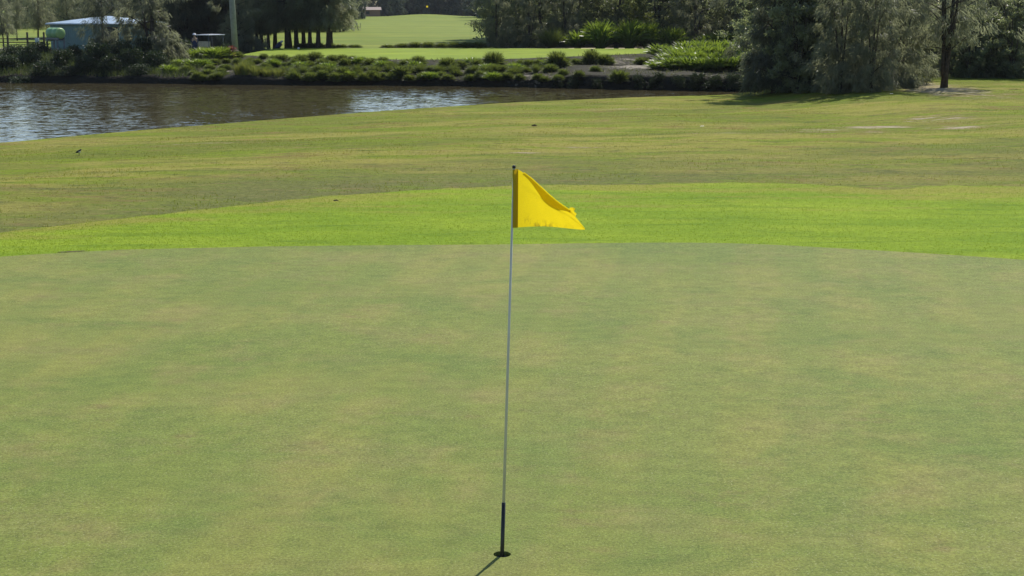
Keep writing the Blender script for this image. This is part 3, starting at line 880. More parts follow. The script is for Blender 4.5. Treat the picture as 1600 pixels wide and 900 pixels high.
strap_set([(370, 87.4, 22, 19), (381, 87.2, 22, 25), (396, 87.0, 22, 17), (414, 87.0, 22, 14), (432, 87.0, 22, 15)], 'growing at the water edge below the power pole', 'reeds at the water edge', reed_me, 'reeds', 1.6, 'reeds', 'pale reed clump')
# low dark grasses in a line behind the tee
strap_set([(468, 120, 22, 9), (482, 120, 22, 9), (496, 120, 20, 9), (514, 120, 18, 8), (532, 120, 22, 6), (552, 120, 24, 6), (605, 120, 22, 6), (628, 120, 26, 8), (648, 120, 26, 10), (668, 120, 26, 10), (690, 120, 26, 9), (710, 120, 26, 10), (730, 120, 26, 10), (748, 120, 24, 10)],
          'in the low line behind the tee', 'low grass clumps behind the tee', tuft_me, 'grass_clump', TW, 'grass clump', 'low dark grass clump')

# red-leaved plant by the power pole
M_RED = leafmat('red_leaves', (0.16, 0.035, 0.03), (0.26, 0.07, 0.05), (0.30, 0.07, 0.04), 0.35, hv=0.0)
p = Vector((xs_at(360, 97.5), 97.5, 0)); p.z = ground_z(p.x, p.y)
rp = empty('cordyline', p, 0, 'red-leaved plant beside the foot of the power pole', 'plant', None, 1.35)
bm = bmesh.new(); add_tube(bm, [(0, 0, -0.1), (0.02, 0, 0.3), (0, 0, 0.5)], [0.03, 0.025, 0.02], 6); from_bm('stem', bm, M_BARK, rp, True)
me = blade_mesh('leaves', M_RED, 60, 0.03, 0.42, 0.05, (0.2, 1.5), 0.9, 77); o = link_mesh('leaves', me, rp); o.location = (0, 0, 0.42); o.scale = (0.6, 0.6, 1)
o2 = link_mesh('leaves', me, rp); o2.location = (0, 0, 0.18); o2.scale = (0.55, 0.55, 0.9); o2.rotation_euler = (0, 0, 1)

# loose grass and litter over the bank: uncountable, one object
n = 22000
bx = RNG.uniform(-36, 22, n); by = np.zeros(n); bz = np.zeros(n); keep = np.zeros(n, bool)
for i in range(n):
    a, b = float(Yfar(bx[i])), float(Ytee(bx[i]))
    y = a + 0.2 + (b - a - 0.2) * random.random() ** 1.1
    by[i] = y; bz[i] = bank_z(bx[i], y)
    keep[i] = fbm(bx[i], y, 2.2, 0.6, 3) > -0.15 and f_bb(bx[i], y) < 0.35 + random.random() * 0.5
P = np.stack([bx, by, bz - 0.02], 1)[keep]
n = len(P)
D = unit(RNG.normal(size=(n, 3)) * 0.55 + np.array([0, 0, 0.8]))
V = strips(P, D, RNG.uniform(0.06, 0.24, n), RNG.uniform(0.02, 0.05, n), 0.2)
m = 16000
cx_ = RNG.uniform(xs_at(-60, 95), xs_at(330, 95), m); cy_ = np.zeros(m); cz_ = np.zeros(m)
for i in range(m):
    a, b = float(Yfar(cx_[i])) + 0.25, float(Ytee(cx_[i])) + 1
    cy_[i] = a + (b - a) * random.random(); cz_[i] = ground_z(cx_[i], cy_[i])
P2 = np.stack([cx_, cy_, cz_ - 0.02], 1)
D2 = unit(RNG.normal(size=(m, 3)) * 0.4 + np.array([0, 0, 0.9]))
V2 = strips(P2, D2, RNG.uniform(0.15, 0.5, m), RNG.uniform(0.025, 0.06, m), 0.2)
M_LONG = leafmat('long_bank_grass', (0.035, 0.048, 0.020), (0.075, 0.092, 0.034), (0.10, 0.13, 0.03), 0.35)
V = np.concatenate([V, V2]); n += m
tag(link_mesh('bank_grass', np_mesh('bank_grass', V, quads_of(n), [M_DRYG, M_LONG], [0] * (n - m) + [1] * m)), kind='stuff')

# dark shrubs on the shaded left bank
L = []
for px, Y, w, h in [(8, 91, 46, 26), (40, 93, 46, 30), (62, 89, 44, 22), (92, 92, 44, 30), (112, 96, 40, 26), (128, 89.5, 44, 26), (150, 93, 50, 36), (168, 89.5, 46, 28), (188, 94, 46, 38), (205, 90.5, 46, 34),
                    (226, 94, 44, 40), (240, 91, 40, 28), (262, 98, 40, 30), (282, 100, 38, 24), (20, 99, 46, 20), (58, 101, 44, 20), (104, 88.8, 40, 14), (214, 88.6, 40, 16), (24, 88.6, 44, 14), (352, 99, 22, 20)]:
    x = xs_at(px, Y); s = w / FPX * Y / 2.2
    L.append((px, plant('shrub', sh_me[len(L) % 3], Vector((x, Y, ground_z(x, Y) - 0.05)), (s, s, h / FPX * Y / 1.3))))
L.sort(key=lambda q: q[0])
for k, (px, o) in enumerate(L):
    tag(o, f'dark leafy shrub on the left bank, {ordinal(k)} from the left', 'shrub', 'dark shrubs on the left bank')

# short uneven grass over the rough: uncountable, one object
n = 140000
gx_ = RNG.uniform(-27, 27, n); gy_ = np.zeros(n); gz_ = np.zeros(n); gk = np.zeros(n, bool)
ya_, yl_ = Ya(gx_), Ylip(gx_)
gy_ = ya_ - 0.5 * RNG.random(n) ** 2 * (RNG.random(n) < 0.3) + (yl_ - ya_) * RNG.random(n) ** 1.1
for i in range(n):
    if abs(gx_[i]) > 0.36 * gy_[i] + 1 or gy_[i] > 76: continue
    gz_[i] = z_near(gx_[i], gy_[i]); gk[i] = f_bare(gx_[i], gy_[i]) < 0.45 * random.random() + 0.2
P = np.stack([gx_, gy_, gz_ - 0.006], 1)[gk]; n = len(P)
hgt = np.array([0.5 + 0.9 * max(0.0, fbm(q[0], q[1], 3.0, 0.4, 3) + 0.4) for q in P])
D = unit(RNG.normal(size=(n, 3)) * 0.5 + np.array([0, 0, 0.9]))
V = strips(P, D, RNG.uniform(0.018, 0.042, n) * hgt, RNG.uniform(0.010, 0.020, n), 0.25)
tag(link_mesh('rough_grass', np_mesh('rough_grass', V, quads_of(n), mat_rough_blades())), kind='stuff')

# short blades on the apron: uncountable, one object
n = 90000
gx_ = RNG.uniform(-12.5, 12.5, n); lo_a, hi_a = Yg(gx_), Ya(gx_)
gy_ = lo_a - 0.05 * RNG.random(n) + (hi_a - lo_a + 0.1) * RNG.random(n)
gk = np.abs(gx_) < 0.36 * gy_ + 0.5
P = np.stack([gx_, gy_, 0 * gx_], 1)[gk]; n = len(P)
for i in range(n):
    a, b = float(Yg(P[i, 0])), float(Ya(P[i, 0])); P[i, 2] = z_apron(P[i, 0], P[i, 1], min(1.0, max(0.0, (P[i, 1] - a) / (b - a)))) - 0.003
D = unit(RNG.normal(size=(n, 3)) * 0.55 + np.array([0, 0, 0.9]))
V = strips(P, D, RNG.uniform(0.010, 0.022, n), RNG.uniform(0.006, 0.012, n), 0.25)
M_ABL = leafmat('apron_grass_blades', (0.128, 0.190, 0.020), (0.190, 0.248, 0.030), (0.25, 0.35, 0.018), 0.5, nsc=1.1, gloss=0.1, hv=0.0)
tag(link_mesh('apron_grass', np_mesh('apron_grass', V, quads_of(n), M_ABL)), kind='stuff')

# ------------------------------------------------------------------ trees
oak = [tree_proto('she_oak', M_BARK, M_OAK, 11, 2.0, 2.3, 0.17, 180, 64, 'needle', 'oval', 0.9, 0, 10, 0.01, s, (0.045, 0.45)) for s in (1, 2, 3)]
oak_low = [tree_proto('she_oak', M_BARK, M_OAK, 11, 0.5, 2.6, 0.2, 260, 80, 'needle', 'oval', 1.3, 1, 12, 0.0, s, (0.045, 0.42)) for s in (4, 5)]
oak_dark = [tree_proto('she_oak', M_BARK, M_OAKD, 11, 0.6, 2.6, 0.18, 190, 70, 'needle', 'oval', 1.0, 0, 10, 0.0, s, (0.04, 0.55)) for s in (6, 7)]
thin = [tree_proto('she_oak', M_BARK, M_OAKD, 10, 1.2, 1.5, 0.11, 120, 40, 'needle', 'oval', 1.0, 0, 14, 0.0, 21, (0.03, 0.5))]
sparse = [tree_proto('she_oak', M_BARK, M_OAK, 7.5, 2.2, 1.8, 0.10, 150, 34, 'needle', 'oval', 0.6, 0, 16, 0.02, s, (0.028, 0.5)) for s in (22, 23)]
gum = [tree_proto('gum_tree', M_BARK, M_LEAF, 12, 1.5, 2.7, 0.15, 140, 66, 'leaf', 'oval', 1.0, 1, 12, 0.0, s, (0.075, 0.20)) for s in (8, 9, 10)]
bush = [tree_proto('bushy_tree', M_BARK, M_LEAF, 6.5, 0.15, 2.2, 0.12, 125, 90, 'leaf', 'oval', 0.6, 2, 14, 0.0, s, (0.065, 0.17)) for s in (11, 12, 13)]
wispy = [tree_proto('bushy_tree', M_BARK, M_OAK, 7.5, 0.2, 2.2, 0.12, 125, 85, 'needle', 'oval', 0.6, 2, 12, 0.0, s, (0.04, 0.30)) for s in (14, 15)]
pale = [tree_proto('pale_tree', M_BARK, M_LIGHTLEAF, 4.2, 0.4, 1.7, 0.08, 220, 40, 'leaf', 'oval', 0.3, 1, 10, 0.0, 16, (0.05, 0.14))]
fork = [tree_proto('forked_tree', M_BARK, M_OAK, 9, 2.4, 3.2, 0.17, 150, 44, 'needle', 'oval', 0.5, 3, 22, 0.03, 17, (0.04, 0.36))]
faroak = [tree_proto('distant_tree', M_BARK, M_FAROAK, 14, 0.8, 3.4, 0.25, 360, 26, 'needle', 'oval', 0.9, 0, 8, 0.0, s, (0.12, 0.7)) for s in (18, 19, 20)]
PROTOS = thin + sparse + oak + oak_low + oak_dark + gum + bush + wispy + pale + fork + faroak
used = set()
def place(protos, k, px, Y, sc, zf=ground_z):
    r = protos[k % len(protos)]
    x = xs_at(px, Y); loc = (x, Y, zf(x, Y) - 0.03)
    wv = 0.18 if protos is oak else 0.08
    s = (sc * random.uniform(1 - wv, 1 + wv), sc * random.uniform(1 - wv, 1 + wv), sc)
    rz = random.random() * 6.28
    if r.name not in used:
        used.add(r.name); r.location = loc; r.scale = s
    else:
        r = copy_thing(r, loc, rz, s)
    r.rotation_euler = (random.uniform(-0.05, 0.05), random.uniform(-0.05, 0.05), rz)
    return r
def grove(protos, lst, label, cat, group, zf=ground_z):
    L = [(e[0], place(protos, k, e[0], e[1], e[2], zf)) for k, e in enumerate(lst)]
    L.sort(key=lambda q: q[0])
    for k, (px, o) in enumerate(L):
        tag(o, f'{label}, {ordinal(k)} from the left' if len(L) > 1 else label, cat, group)
grove(oak, [(398, 122, 0.95), (408, 126, 1.0), (418, 121, 0.9), (427, 127, 1.0), (446, 120, 1.15), (452, 124, 1.1), (462, 121, 0.95), (472, 124, 0.95), (483, 120, 0.9), (495, 119.5, 1.0), (513, 119, 0.95), (516, 124, 0.9)],
      'bare-trunked she-oak left of the fairway', 'tree', 'she-oaks left of the fairway')
grove(oak_low, [(374, 116, 0.62)], 'grey-green she-oak with foliage to the ground just right of the power pole', 'tree', None)
grove(oak_low, [(236, 95, 0.82)], 'large drooping grey-green she-oak in front of the shed end', 'tree', None)
grove(thin, [(158, 98, 0.8)], 'thin dark she-oak whose branches cross the shed wall', 'tree', None)
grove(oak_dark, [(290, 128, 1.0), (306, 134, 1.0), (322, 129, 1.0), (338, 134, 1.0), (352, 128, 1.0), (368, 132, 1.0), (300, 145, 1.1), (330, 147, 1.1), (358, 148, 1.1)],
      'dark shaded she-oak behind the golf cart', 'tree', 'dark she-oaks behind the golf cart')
grove(sparse, [(2, 111, 0.6), (57, 117, 0.8), (24, 150, 0.6), (84, 138, 1.0), (105, 128, 0.9), (135, 130, 0.9), (170, 128, 0.9), (200, 131, 0.95), (235, 130, 0.95), (265, 126, 1.0)],
      'thin grey she-oak behind the fence and shed', 'tree', 'she-oaks behind the shed')
grove(gum, [(782, 124, 0.9), (812, 128, 1.0), (842, 125, 0.95), (872, 130, 1.0), (903, 126, 0.95), (935, 130, 1.05), (965, 127, 1.0), (1000, 131, 1.0), (1032, 124, 1.0), (1062, 129, 1.0), (1090, 126, 1.0), (1120, 131, 1.0), (1150, 125, 1.0), (1180, 128, 1.0), (1210, 124, 1.0)],
      'tall dark gum tree behind the tee', 'tree', 'gum trees behind the tee')
grove(wispy, [(775, 121, 0.7), (826, 121, 0.7), (884, 122, 0.75), (1085, 120.5, 0.8), (1160, 120, 0.85)], 'low wispy tree behind the tee', 'tree', 'wispy trees behind the tee')
grove(pale, [(990, 121.5, 0.95)], 'pale yellow-green small tree above the strap-leaved clumps', 'tree', None)
def nz(x, y): return z_near(x, y) if y < float(Ylip(x)) else ground_z(x, y) if y > float(Yfar(x)) else -1.1
grove(bush, [(1222, 77, 0.9), (1248, 70.5, 0.85), (1296, 71, 0.9), (1452, 84, 0.5), (1418, 78, 0.8), (1518, 79, 0.5), (1536, 79.5, 0.6), (1562, 79, 0.55), (1588, 78.5, 0.62), (1626, 80, 0.8)],
      'dense dark bushy tree edging the near rough', 'tree', 'bushy trees at the edge of the rough', nz)
grove(wispy, [(1236, 79, 0.9), (1276, 78, 0.95), (1318, 67, 0.7), (1342, 68, 0.75), (1366, 66, 0.65), (1392, 69, 0.75), (1410, 73, 0.8), (1428, 83, 0.85), (1500, 81, 0.75), (1562, 86, 0.9), (1612, 85, 0.9), (1502, 84, 0.7), (1545, 83, 0.75), (1580, 81, 0.7), (1275, 74, 0.85), (1572, 82, 0.85), (1510, 84, 0.8)], 'wispy grey-green tree edging the near rough', 'tree', 'wispy trees at the edge of the rough', nz)
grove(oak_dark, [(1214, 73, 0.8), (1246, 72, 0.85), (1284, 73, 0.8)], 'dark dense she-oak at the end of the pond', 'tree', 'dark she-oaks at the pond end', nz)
grove(fork, [(1482, 69, 0.9)], 'tree with forked leaning trunk beside the bare path', 'tree', None, nz)
grove(gum, [(1210, 90, 0.9), (1262, 92, 0.95), (1320, 88, 0.9), (1365, 93, 0.9), (1405, 90, 0.9), (1428, 97, 0.95), (1510, 100, 0.9), (1535, 97, 0.9), (1196, 93, 0.9), (1570, 101, 0.9), (1605, 97, 0.9), (1635, 100, 0.9)],
      'tall gum tree behind the bushy right trees', 'tree', 'gum trees behind the right edge', lambda x, y: -0.3)
grove(faroak, [(545, 330, 0.7), (556, 345, 0.75), (553, 405, 0.6), (558, 436, 0.9), (597, 432, 0.95), (606, 440, 1.0), (622, 405, 0.7), (634, 435, 1.0), (648, 441, 0.95), (662, 434, 1.0), (680, 438, 0.95), (694, 442, 1.0), (708, 434, 1.0), (722, 440, 1.0), (738, 425, 1.0), (752, 380, 1.0), (766, 330, 1.0), (533, 250, 0.7)],
      'distant tree at the fairway end', 'tree', 'distant trees at the end of the fairway')
for r in PROTOS:
    if r.name not in used:
        for ch in list(r.children): bpy.data.objects.remove(ch)
        bpy.data.objects.remove(r)

# woodland masses far behind: one object
def woodland(name, spots, seed):
    g = np.random.default_rng(seed)
    Vs, Qs, off, mi = [], [], 0, []
    bmt = bmesh.new()
    for x, y, H, z in spots:
        n1, n2 = 520, 240
        f = g.random(n1) ** 1.0
        zc = z + 0.3 + 5.5 * f
        a = g.uniform(0, 6.283, n1); r = 2.6 * np.sqrt(g.random(n1)) * (0.55 + 0.45 * np.sin(zc * 2.1 + x) ** 2)
        P = np.stack([x + r * np.cos(a), y + r * np.sin(a), zc], 1)
        f2 = g.random(n2); zc2 = z + 5 + (H - 5) * f2; a2 = g.uniform(0, 6.283, n2); r2 = 3.0 * np.sqrt(g.random(n2)) * np.sqrt(1.05 - f2)
        P2 = np.stack([x + r2 * np.cos(a2), y + r2 * np.sin(a2), zc2], 1)
        D = unit(g.normal(size=(n1 + n2, 3)) * 0.6 + np.array([0, 0, -0.6]))
        V = strips(np.concatenate([P, P2]), D, np.concatenate([g.uniform(0.35, 0.8, n1), g.uniform(0.8, 1.6, n2)]), np.concatenate([g.uniform(0.08, 0.18, n1), g.uniform(0.4, 0.8, n2)]), 0.4)
        V[:, 2] = np.maximum(V[:, 2], z + 0.05)
        Vs.append(V); Qs.append(quads_of(n1 + n2, off)); off += len(V); mi += [0] * (n1 + n2)
        k = 6; rr = g.uniform(0.1, 0.2); ang = np.arange(k) * 2 * np.pi / k
        lo_ = np.stack([x + rr * np.cos(ang), y + rr * np.sin(ang), np.full(k, z - 0.2)], 1)
        hi_ = np.stack([x + 0.1 + rr * 0.5 * np.cos(ang), y + rr * 0.5 * np.sin(ang), np.full(k, z + H * 0.7)], 1)
        Vs.append(np.concatenate([lo_, hi_])); i = np.arange(k)
        Qs.append(np.stack([off + i, off + (i + 1) % k, off + k + (i + 1) % k, off + k + i], 1)); off += 2 * k; mi += [1] * k
    bmt.free()
    o = link_mesh(name, np_mesh(name, np.concatenate(Vs), np.concatenate(Qs), [M_WOODS, M_BARK], mi))
    return tag(o, kind='stuff')
sp = []; HT = (10, 13)
def fill(px0, px1, Y0, Y1, n, z=None):
    for k in range(n):
        px = px0 + (px1 - px0) * (k + random.random()) / n; Y = random.uniform(Y0, Y1)
        if 1440 < px < 1486 and Y < 165: continue
        x = xs_at(px, Y); sp.append((x, Y, random.uniform(*HT), ground_z(x, Y) if z is None else z))
fill(768, 1240, 136, 150, 44); fill(780, 1240, 150, 175, 40)
fill(1190, 1720, 106, 122, 40); fill(1240, 1720, 118, 150, 44)
HT = (4, 5.5); fill(-140, 120, 226, 250, 22); HT = (7.5, 10); fill(110, 390, 152, 172, 34); fill(385, 540, 195, 225, 26); fill(280, 390, 150, 165, 16); HT = (8, 12)
fill(380, 800, 455, 500, 70)
woodland('woodland', sp, 3)

# ------------------------------------------------------------------ shed, tank, fence, pole, cart, person
def mat_shed(name, a):
    t = NT(name); o = t.obj()
    w = t.n('TexWave', wave_type='BANDS', bands_direction='X'); t.put(w.inputs['Vector'], o); w.inputs['Scale'].default_value = 2.2
    c = t.mix(t.rng(t.noise(o, 1.5, 5), 0.3, 0.7), tuple(v * 0.85 for v in a), tuple(v * 1.15 for v in a))
    return t.done(t.principled(c, 0.4, 0.5, 0.0, t.bump(w.outputs['Fac'], 0.5, 0.02)))
M_WALL = mat_shed('shed_wall', (0.095, 0.185, 0.20)); M_ROOF = simple('shed_roof', (0.36, 0.44, 0.52), 0.35, 0.5, 0.2, var=0.25, vscale=1.5)
M_DARK = simple('dark_opening', (0.02, 0.022, 0.025), 0.5)
M_STEEL = simple('stand_steel', (0.12, 0.14, 0.16), 0.5, 0.4)
M_TANK = simple('tank_plastic', (0.19, 0.36, 0.17), 0.45, 0.4, var=0.08); M_TANKEND = simple('tank_end', (0.27, 0.42, 0.15), 0.45, 0.4, var=0.08)
M_TIMBER = simple('fence_timber', (0.10, 0.085, 0.065), 0.85, 0.1, var=0.3)
M_WOODPOLE = simple('pole_timber', (0.28, 0.29, 0.24), 0.85, 0.1, var=0.2, vscale=3)
SY = 105.0
xl, xr = xs_at(79, SY), xs_at(218, SY)
W_, D_ = xr - xl, 6.0
shed = empty('shed', ((xl + xr) / 2, SY + D_ / 2, 0.1), R(-3), 'teal metal shed with pale blue roof behind the she-oaks', 'shed')
bm = bmesh.new(); add_box(bm, (0, 0, 0.95), (W_, D_, 2.1)); from_bm('wall', bm, M_WALL, shed)
bm = bmesh.new()
ov_ = 0.22; w2, d2 = W_ / 2 + ov_, D_ / 2 + ov_
e0 = [bm.verts.new((sx * w2, sy * d2, 2.0)) for sx, sy in ((-1, -1), (1, -1), (1, 1), (-1, 1))]
e1 = [bm.verts.new((v.co.x, v.co.y, 2.09)) for v in e0]
rg = [bm.verts.new((-w2 + 3.0, 0, 2.55)), bm.verts.new((w2 - 3.0, 0, 2.55))]
for k in range(4): bm.faces.new((e0[k], e0[(k + 1) % 4], e1[(k + 1) % 4], e1[k]))
bm.faces.new(list(reversed(e0)))
bm.faces.new((e1[0], e1[1], rg[1], rg[0])); bm.faces.new((e1[1], e1[2], rg[1])); bm.faces.new((e1[2], e1[3], rg[0], rg[1])); bm.faces.new((e1[3], e1[0], rg[0]))
from_bm('roof', bm, M_ROOF, shed)
bm = bmesh.new(); add_tube(bm, [(-w2, -d2 - 0.05, 2.03), (w2, -d2 - 0.05, 2.03)], 0.05, 8); from_bm('gutter', bm, M_ROOF, shed, True)
bm = bmesh.new(); add_box(bm, (1.2, -D_ / 2 - 0.012, 0.9), (0.95, 0.05, 1.9)); dr = from_bm('door', bm, M_DARK, shed)
bm = bmesh.new(); add_box(bm, (1.55, -D_ / 2 - 0.06, 0.9), (0.04, 0.05, 0.14)); from_bm('handle', bm, M_STEEL, dr)
# tank on its stand
TY = 101.5
tk = empty('water_tank', (xs_at(84, TY), TY, ground_z(xs_at(84, TY), TY)), R(-38), 'green drum tank raised on a dark stand at the shed end', 'tank')
tz = at_y(84, TY, 52).z - tk.location.z
bm = bmesh.new(); n = 24; rr = 0.36
add_tube(bm, [(-0.62, 0, tz), (-0.55, 0, tz), (-0.05, 0, tz), (-0.03, 0, tz), (0.03, 0, tz), (0.05, 0, tz), (0.52, 0, tz)], [0.30, rr, rr, rr - 0.03, rr - 0.03, rr, rr], n)
from_bm('barrel', bm, M_TANK, tk, True)
bm = bmesh.new(); add_tube(bm, [(0.522, 0, tz), (0.60, 0, tz), (0.66, 0, tz), (0.68, 0, tz)], [rr, rr * 0.97, rr * 0.8, 0.1], n); from_bm('end_cap', bm, M_TANKEND, tk, True)
bm = bmesh.new()
add_box(bm, (0, 0.22, tz - rr + 0.02), (1.3, 0.07, 0.12)); add_box(bm, (0, -0.22, tz - rr + 0.02), (1.3, 0.07, 0.12))
for q in (-0.5, 0.5): add_box(bm, (q, 0, tz - rr - 0.08), (0.08, 0.66, 0.08))
std = from_bm('stand', bm, M_STEEL, tk)
for qx in (-0.55, 0.55):
    for qy in (-0.26, 0.26):
        bm = bmesh.new(); add_box(bm, (qx, qy, (tz - rr - 0.122) / 2 - 0.1), (0.08, 0.08, tz - rr - 0.122 + 0.2)); from_bm('leg', bm, M_STEEL, tk)
# fence
FYY = 114.0
fx0, fx1 = xs_at(-60, FYY), xs_at(66, FYY)
fz = ground_z(fx0, FYY)
fe = empty('fence', (0, FYY, fz), 0, 'two-rail timber fence at the left before the bright lawn', 'fence')
for px in (-22, 9, 40, 66):
    bm = bmesh.new(); add_box(bm, (xs_at(px, FYY), 0, 0.52), (0.12, 0.12, 1.44), 0, 0.01); from_bm('post', bm, M_TIMBER, fe)
for zz in (0.78, 0.52):
    bm = bmesh.new(); add_tube(bm, [(fx0, -0.09, zz), ((fx0 + fx1) / 2, -0.09, zz - 0.02), (fx1 + 0.1, -0.09, zz + 0.01)], 0.035, 8); from_bm('rail', bm, M_TIMBER, fe, True)
# pale meter box on a post at the fence end
M_PALE = simple('pale_paint', (0.40, 0.50, 0.55), 0.5)
bx_ = empty('utility_box', (xs_at(55, 112), 112, ground_z(xs_at(55, 112), 112)), 0, 'pale blue box on a short post at the fence end', 'utility box')
bm = bmesh.new(); add_box(bm, (0, 0, 0.68), (0.26, 0.2, 0.36), 0, 0.015); from_bm('box', bm, M_PALE, bx_)
bm = bmesh.new(); add_box(bm, (0, 0, 0.2), (0.08, 0.08, 0.6)); from_bm('post', bm, M_TIMBER, bx_)
# power pole
PY = 103.0
pb = Vector((xs_at(366, PY), PY, ground_z(xs_at(366, PY), PY)))
pp = empty('power_pole', pb, 0, 'tall pale timber power pole left of the tee', 'power pole')
bm = bmesh.new(); add_tube(bm, [(0, 0, -0.3), (-0.12, 0, 3), (-0.3, 0, 9.2)], [0.22, 0.195, 0.14], 18); from_bm('pole', bm, M_WOODPOLE, pp, True)
bm = bmesh.new(); add_box(bm, (-0.29, -0.19, 8.6), (2.2, 0.1, 0.12)); ca = from_bm('crossarm', bm, M_TIMBER, pp)
for q in (-1.0, -0.4, 0.4, 1.0):
    bm = bmesh.new(); add_tube(bm, [(-0.29 + q, -0.19, 8.665), (-0.29 + q, -0.19, 8.74), (-0.29 + q, -0.19, 8.82)], [0.03, 0.05, 0.03], 8); from_bm('insulator', bm, M_PALE, ca, True)
# golf cart
M_CREAM = simple('cart_body_paint', (0.55, 0.50, 0.38), 0.35, 0.5); M_WHITE = simple('white_paint', (0.62, 0.64, 0.68), 0.35, 0.5, var=0.05); M_SEAT = simple('seat_vinyl', (0.45, 0.40, 0.30), 0.6)
M_TYRE = simple('tyre_rubber', (0.02, 0.02, 0.02), 0.8); M_HUB = simple('hub_metal', (0.4, 0.4, 0.42), 0.4, 0.5, 0.6)
tg = NT('windscreen'); M_GLASS = tg.done(tg.principled((0.7, 0.75, 0.75), 0.03, 0.5, 0, None, **{'Transmission Weight': 0.95, 'IOR': 1.02, 'Alpha': 0.4}))
CY = 106.0
cz = at_y(326, CY, 54).z - 1.78
gx = xs_at(327, CY)
cart = empty('golf_cart', (gx, CY, ground_z(gx, CY)), R(62), 'white-roofed golf cart half hidden behind strap-leaved clumps', 'golf cart')
cart.scale = (1, 1, (at_y(326, CY, 54).z - ground_z(gx, CY)) / 1.78)
bm = bmesh.new(); add_box(bm, (0, 0, 0.42), (2.1, 1.05, 0.26), 0, 0.05); add_box(bm, (0.82, 0, 0.66), (0.42, 1.0, 0.26), 0, 0.07); add_box(bm, (-0.45, 0, 0.62), (0.75, 1.02, 0.2), 0, 0.05); from_bm('body', bm, M_CREAM, cart)
bm = bmesh.new(); add_box(bm, (0, 0, 1.76), (1.75, 1.16, 0.05), 0, 0.022); add_box(bm, (0, 0, 1.795), (1.2, 0.8, 0.03), 0, 0.012); from_bm('roof', bm, M_WHITE, cart)
for qx in (0.72, -0.78):
    for qy in (-0.48, 0.48):
        bm = bmesh.new(); add_tube(bm, [(qx + (0.1 if qx > 0 else 0), qy, 0.7), (qx, qy, 1.735)], 0.022, 8); from_bm('roof_post', bm, M_STEEL, cart, True)
bm = bmesh.new(); add_box(bm, (-0.4, 0, 0.8), (0.5, 0.98, 0.15), 0, 0.04); from_bm('seat', bm, M_SEAT, cart)
bm = bmesh.new(); add_box(bm, (-0.66, 0, 1.12), (0.1, 0.98, 0.4), 0, 0.04); from_bm('backrest', bm, M_SEAT, cart)
bm = bmesh.new(); add_box(bm, (0.765, 0, 1.22), (0.012, 0.9, 0.85)); from_bm('windscreen', bm, M_GLASS, cart)
for qx in (0.72, -0.68):
    for qy in (-0.5, 0.5):
        bm = bmesh.new(); add_tube(bm, [(qx, qy - 0.085, 0.22), (qx, qy - 0.06, 0.22), (qx, qy + 0.06, 0.22), (qx, qy + 0.085, 0.22)], [0.18, 0.22, 0.22, 0.18], 18); w_ = from_bm('wheel', bm, M_TYRE, cart, True)
        bm = bmesh.new(); add_tube(bm, [(qx, qy - 0.092, 0.22), (qx, qy + 0.092, 0.22)], 0.11, 14); from_bm('hub', bm, M_HUB, w_, True)
bm = bmesh.new()
add_tube(bm, [(0.62, 0.24, 0.75), (0.3, 0.24, 1.0)], 0.02, 8)
add_tube(bm, [Vector((0.3, 0.24, 1.0)) + 0.17 * Vector((0.6 * math.cos(a), math.sin(a), 0.8 * math.cos(a))) for a in np.linspace(0, 2 * math.pi, 15)], 0.014, 6, False)
from_bm('steering_wheel', bm, M_BLACK, cart, True)
# person beside the cart
M_NAVY = simple('navy_clothes', (0.028, 0.04, 0.10), 0.8); M_SKIN = simple('skin', (0.42, 0.28, 0.20), 0.6); M_HAT = simple('white_hat', (0.6, 0.62, 0.68), 0.7)
QY = 106.5; qx = xs_at(302, QY)
per = empty('person', (qx, QY, ground_z(qx, QY)), R(15), 'person in dark navy with a pale hat standing left of the golf cart', 'person')
hh = at_y(302, QY, 53).z - ground_z(qx, QY)
def skin(name, verts, edges, radii, mat, parent, rootv=0):
    me = bpy.data.meshes.new(name); me.from_pydata(verts, edges, []); me.materials.append(mat)
    o = link_mesh(name, me, parent)
    md = o.modifiers.new('skin', 'SKIN')
    for v, r in zip(me.skin_vertices[0].data, radii): v.radius = r if isinstance(r, tuple) else (r, r); v.use_root = False
    me.skin_vertices[0].data[rootv].use_root = True
    sb = o.modifiers.new('sub', 'SUBSURF'); sb.levels = 1; sb.render_levels = 2
    return o
per.scale = (1, 1, 1)
bv = [(0, 0, 0.94), (0, 0, 1.15), (0, 0, 1.38), (0, 0.0, 1.50), (0, -0.01, 1.60), (0, -0.01, 1.70),
      (0.10, 0, 0.88), (0.11, 0, 0.48), (0.11, 0, 0.08), (0.12, -0.14, 0.04), (-0.10, 0, 0.88), (-0.11, 0, 0.48), (-0.11, 0, 0.08), (-0.12, -0.14, 0.04),
      (0.19, 0, 1.42), (0.24, 0.02, 1.14), (0.23, -0.10, 0.92), (0.23, -0.14, 0.83), (-0.19, 0, 1.42), (-0.24, 0.02, 1.14), (-0.23, -0.10, 0.92), (-0.23, -0.14, 0.83)]
be = [(0, 1), (1, 2), (2, 3), (3, 4), (4, 5), (0, 6), (6, 7), (7, 8), (8, 9), (0, 10), (10, 11), (11, 12), (12, 13), (2, 14), (14, 15), (15, 16), (16, 17), (2, 18), (18, 19), (19, 20), (20, 21)]
br = [(0.16, 0.12), (0.15, 0.11), (0.17, 0.12), 0.06, (0.085, 0.095), (0.075, 0.085), 0.09, 0.065, 0.045, 0.04, 0.09, 0.065, 0.045, 0.04, 0.06, 0.045, 0.035, 0.035, 0.06, 0.045, 0.035, 0.035]
skin('body', bv, be, br, M_SKIN, per)
k = 1.16
cl_i = [0, 1, 2, 6, 7, 8, 10, 11, 12, 14, 15, 18, 19]; mp = {a: b for b, a in enumerate(cl_i)}
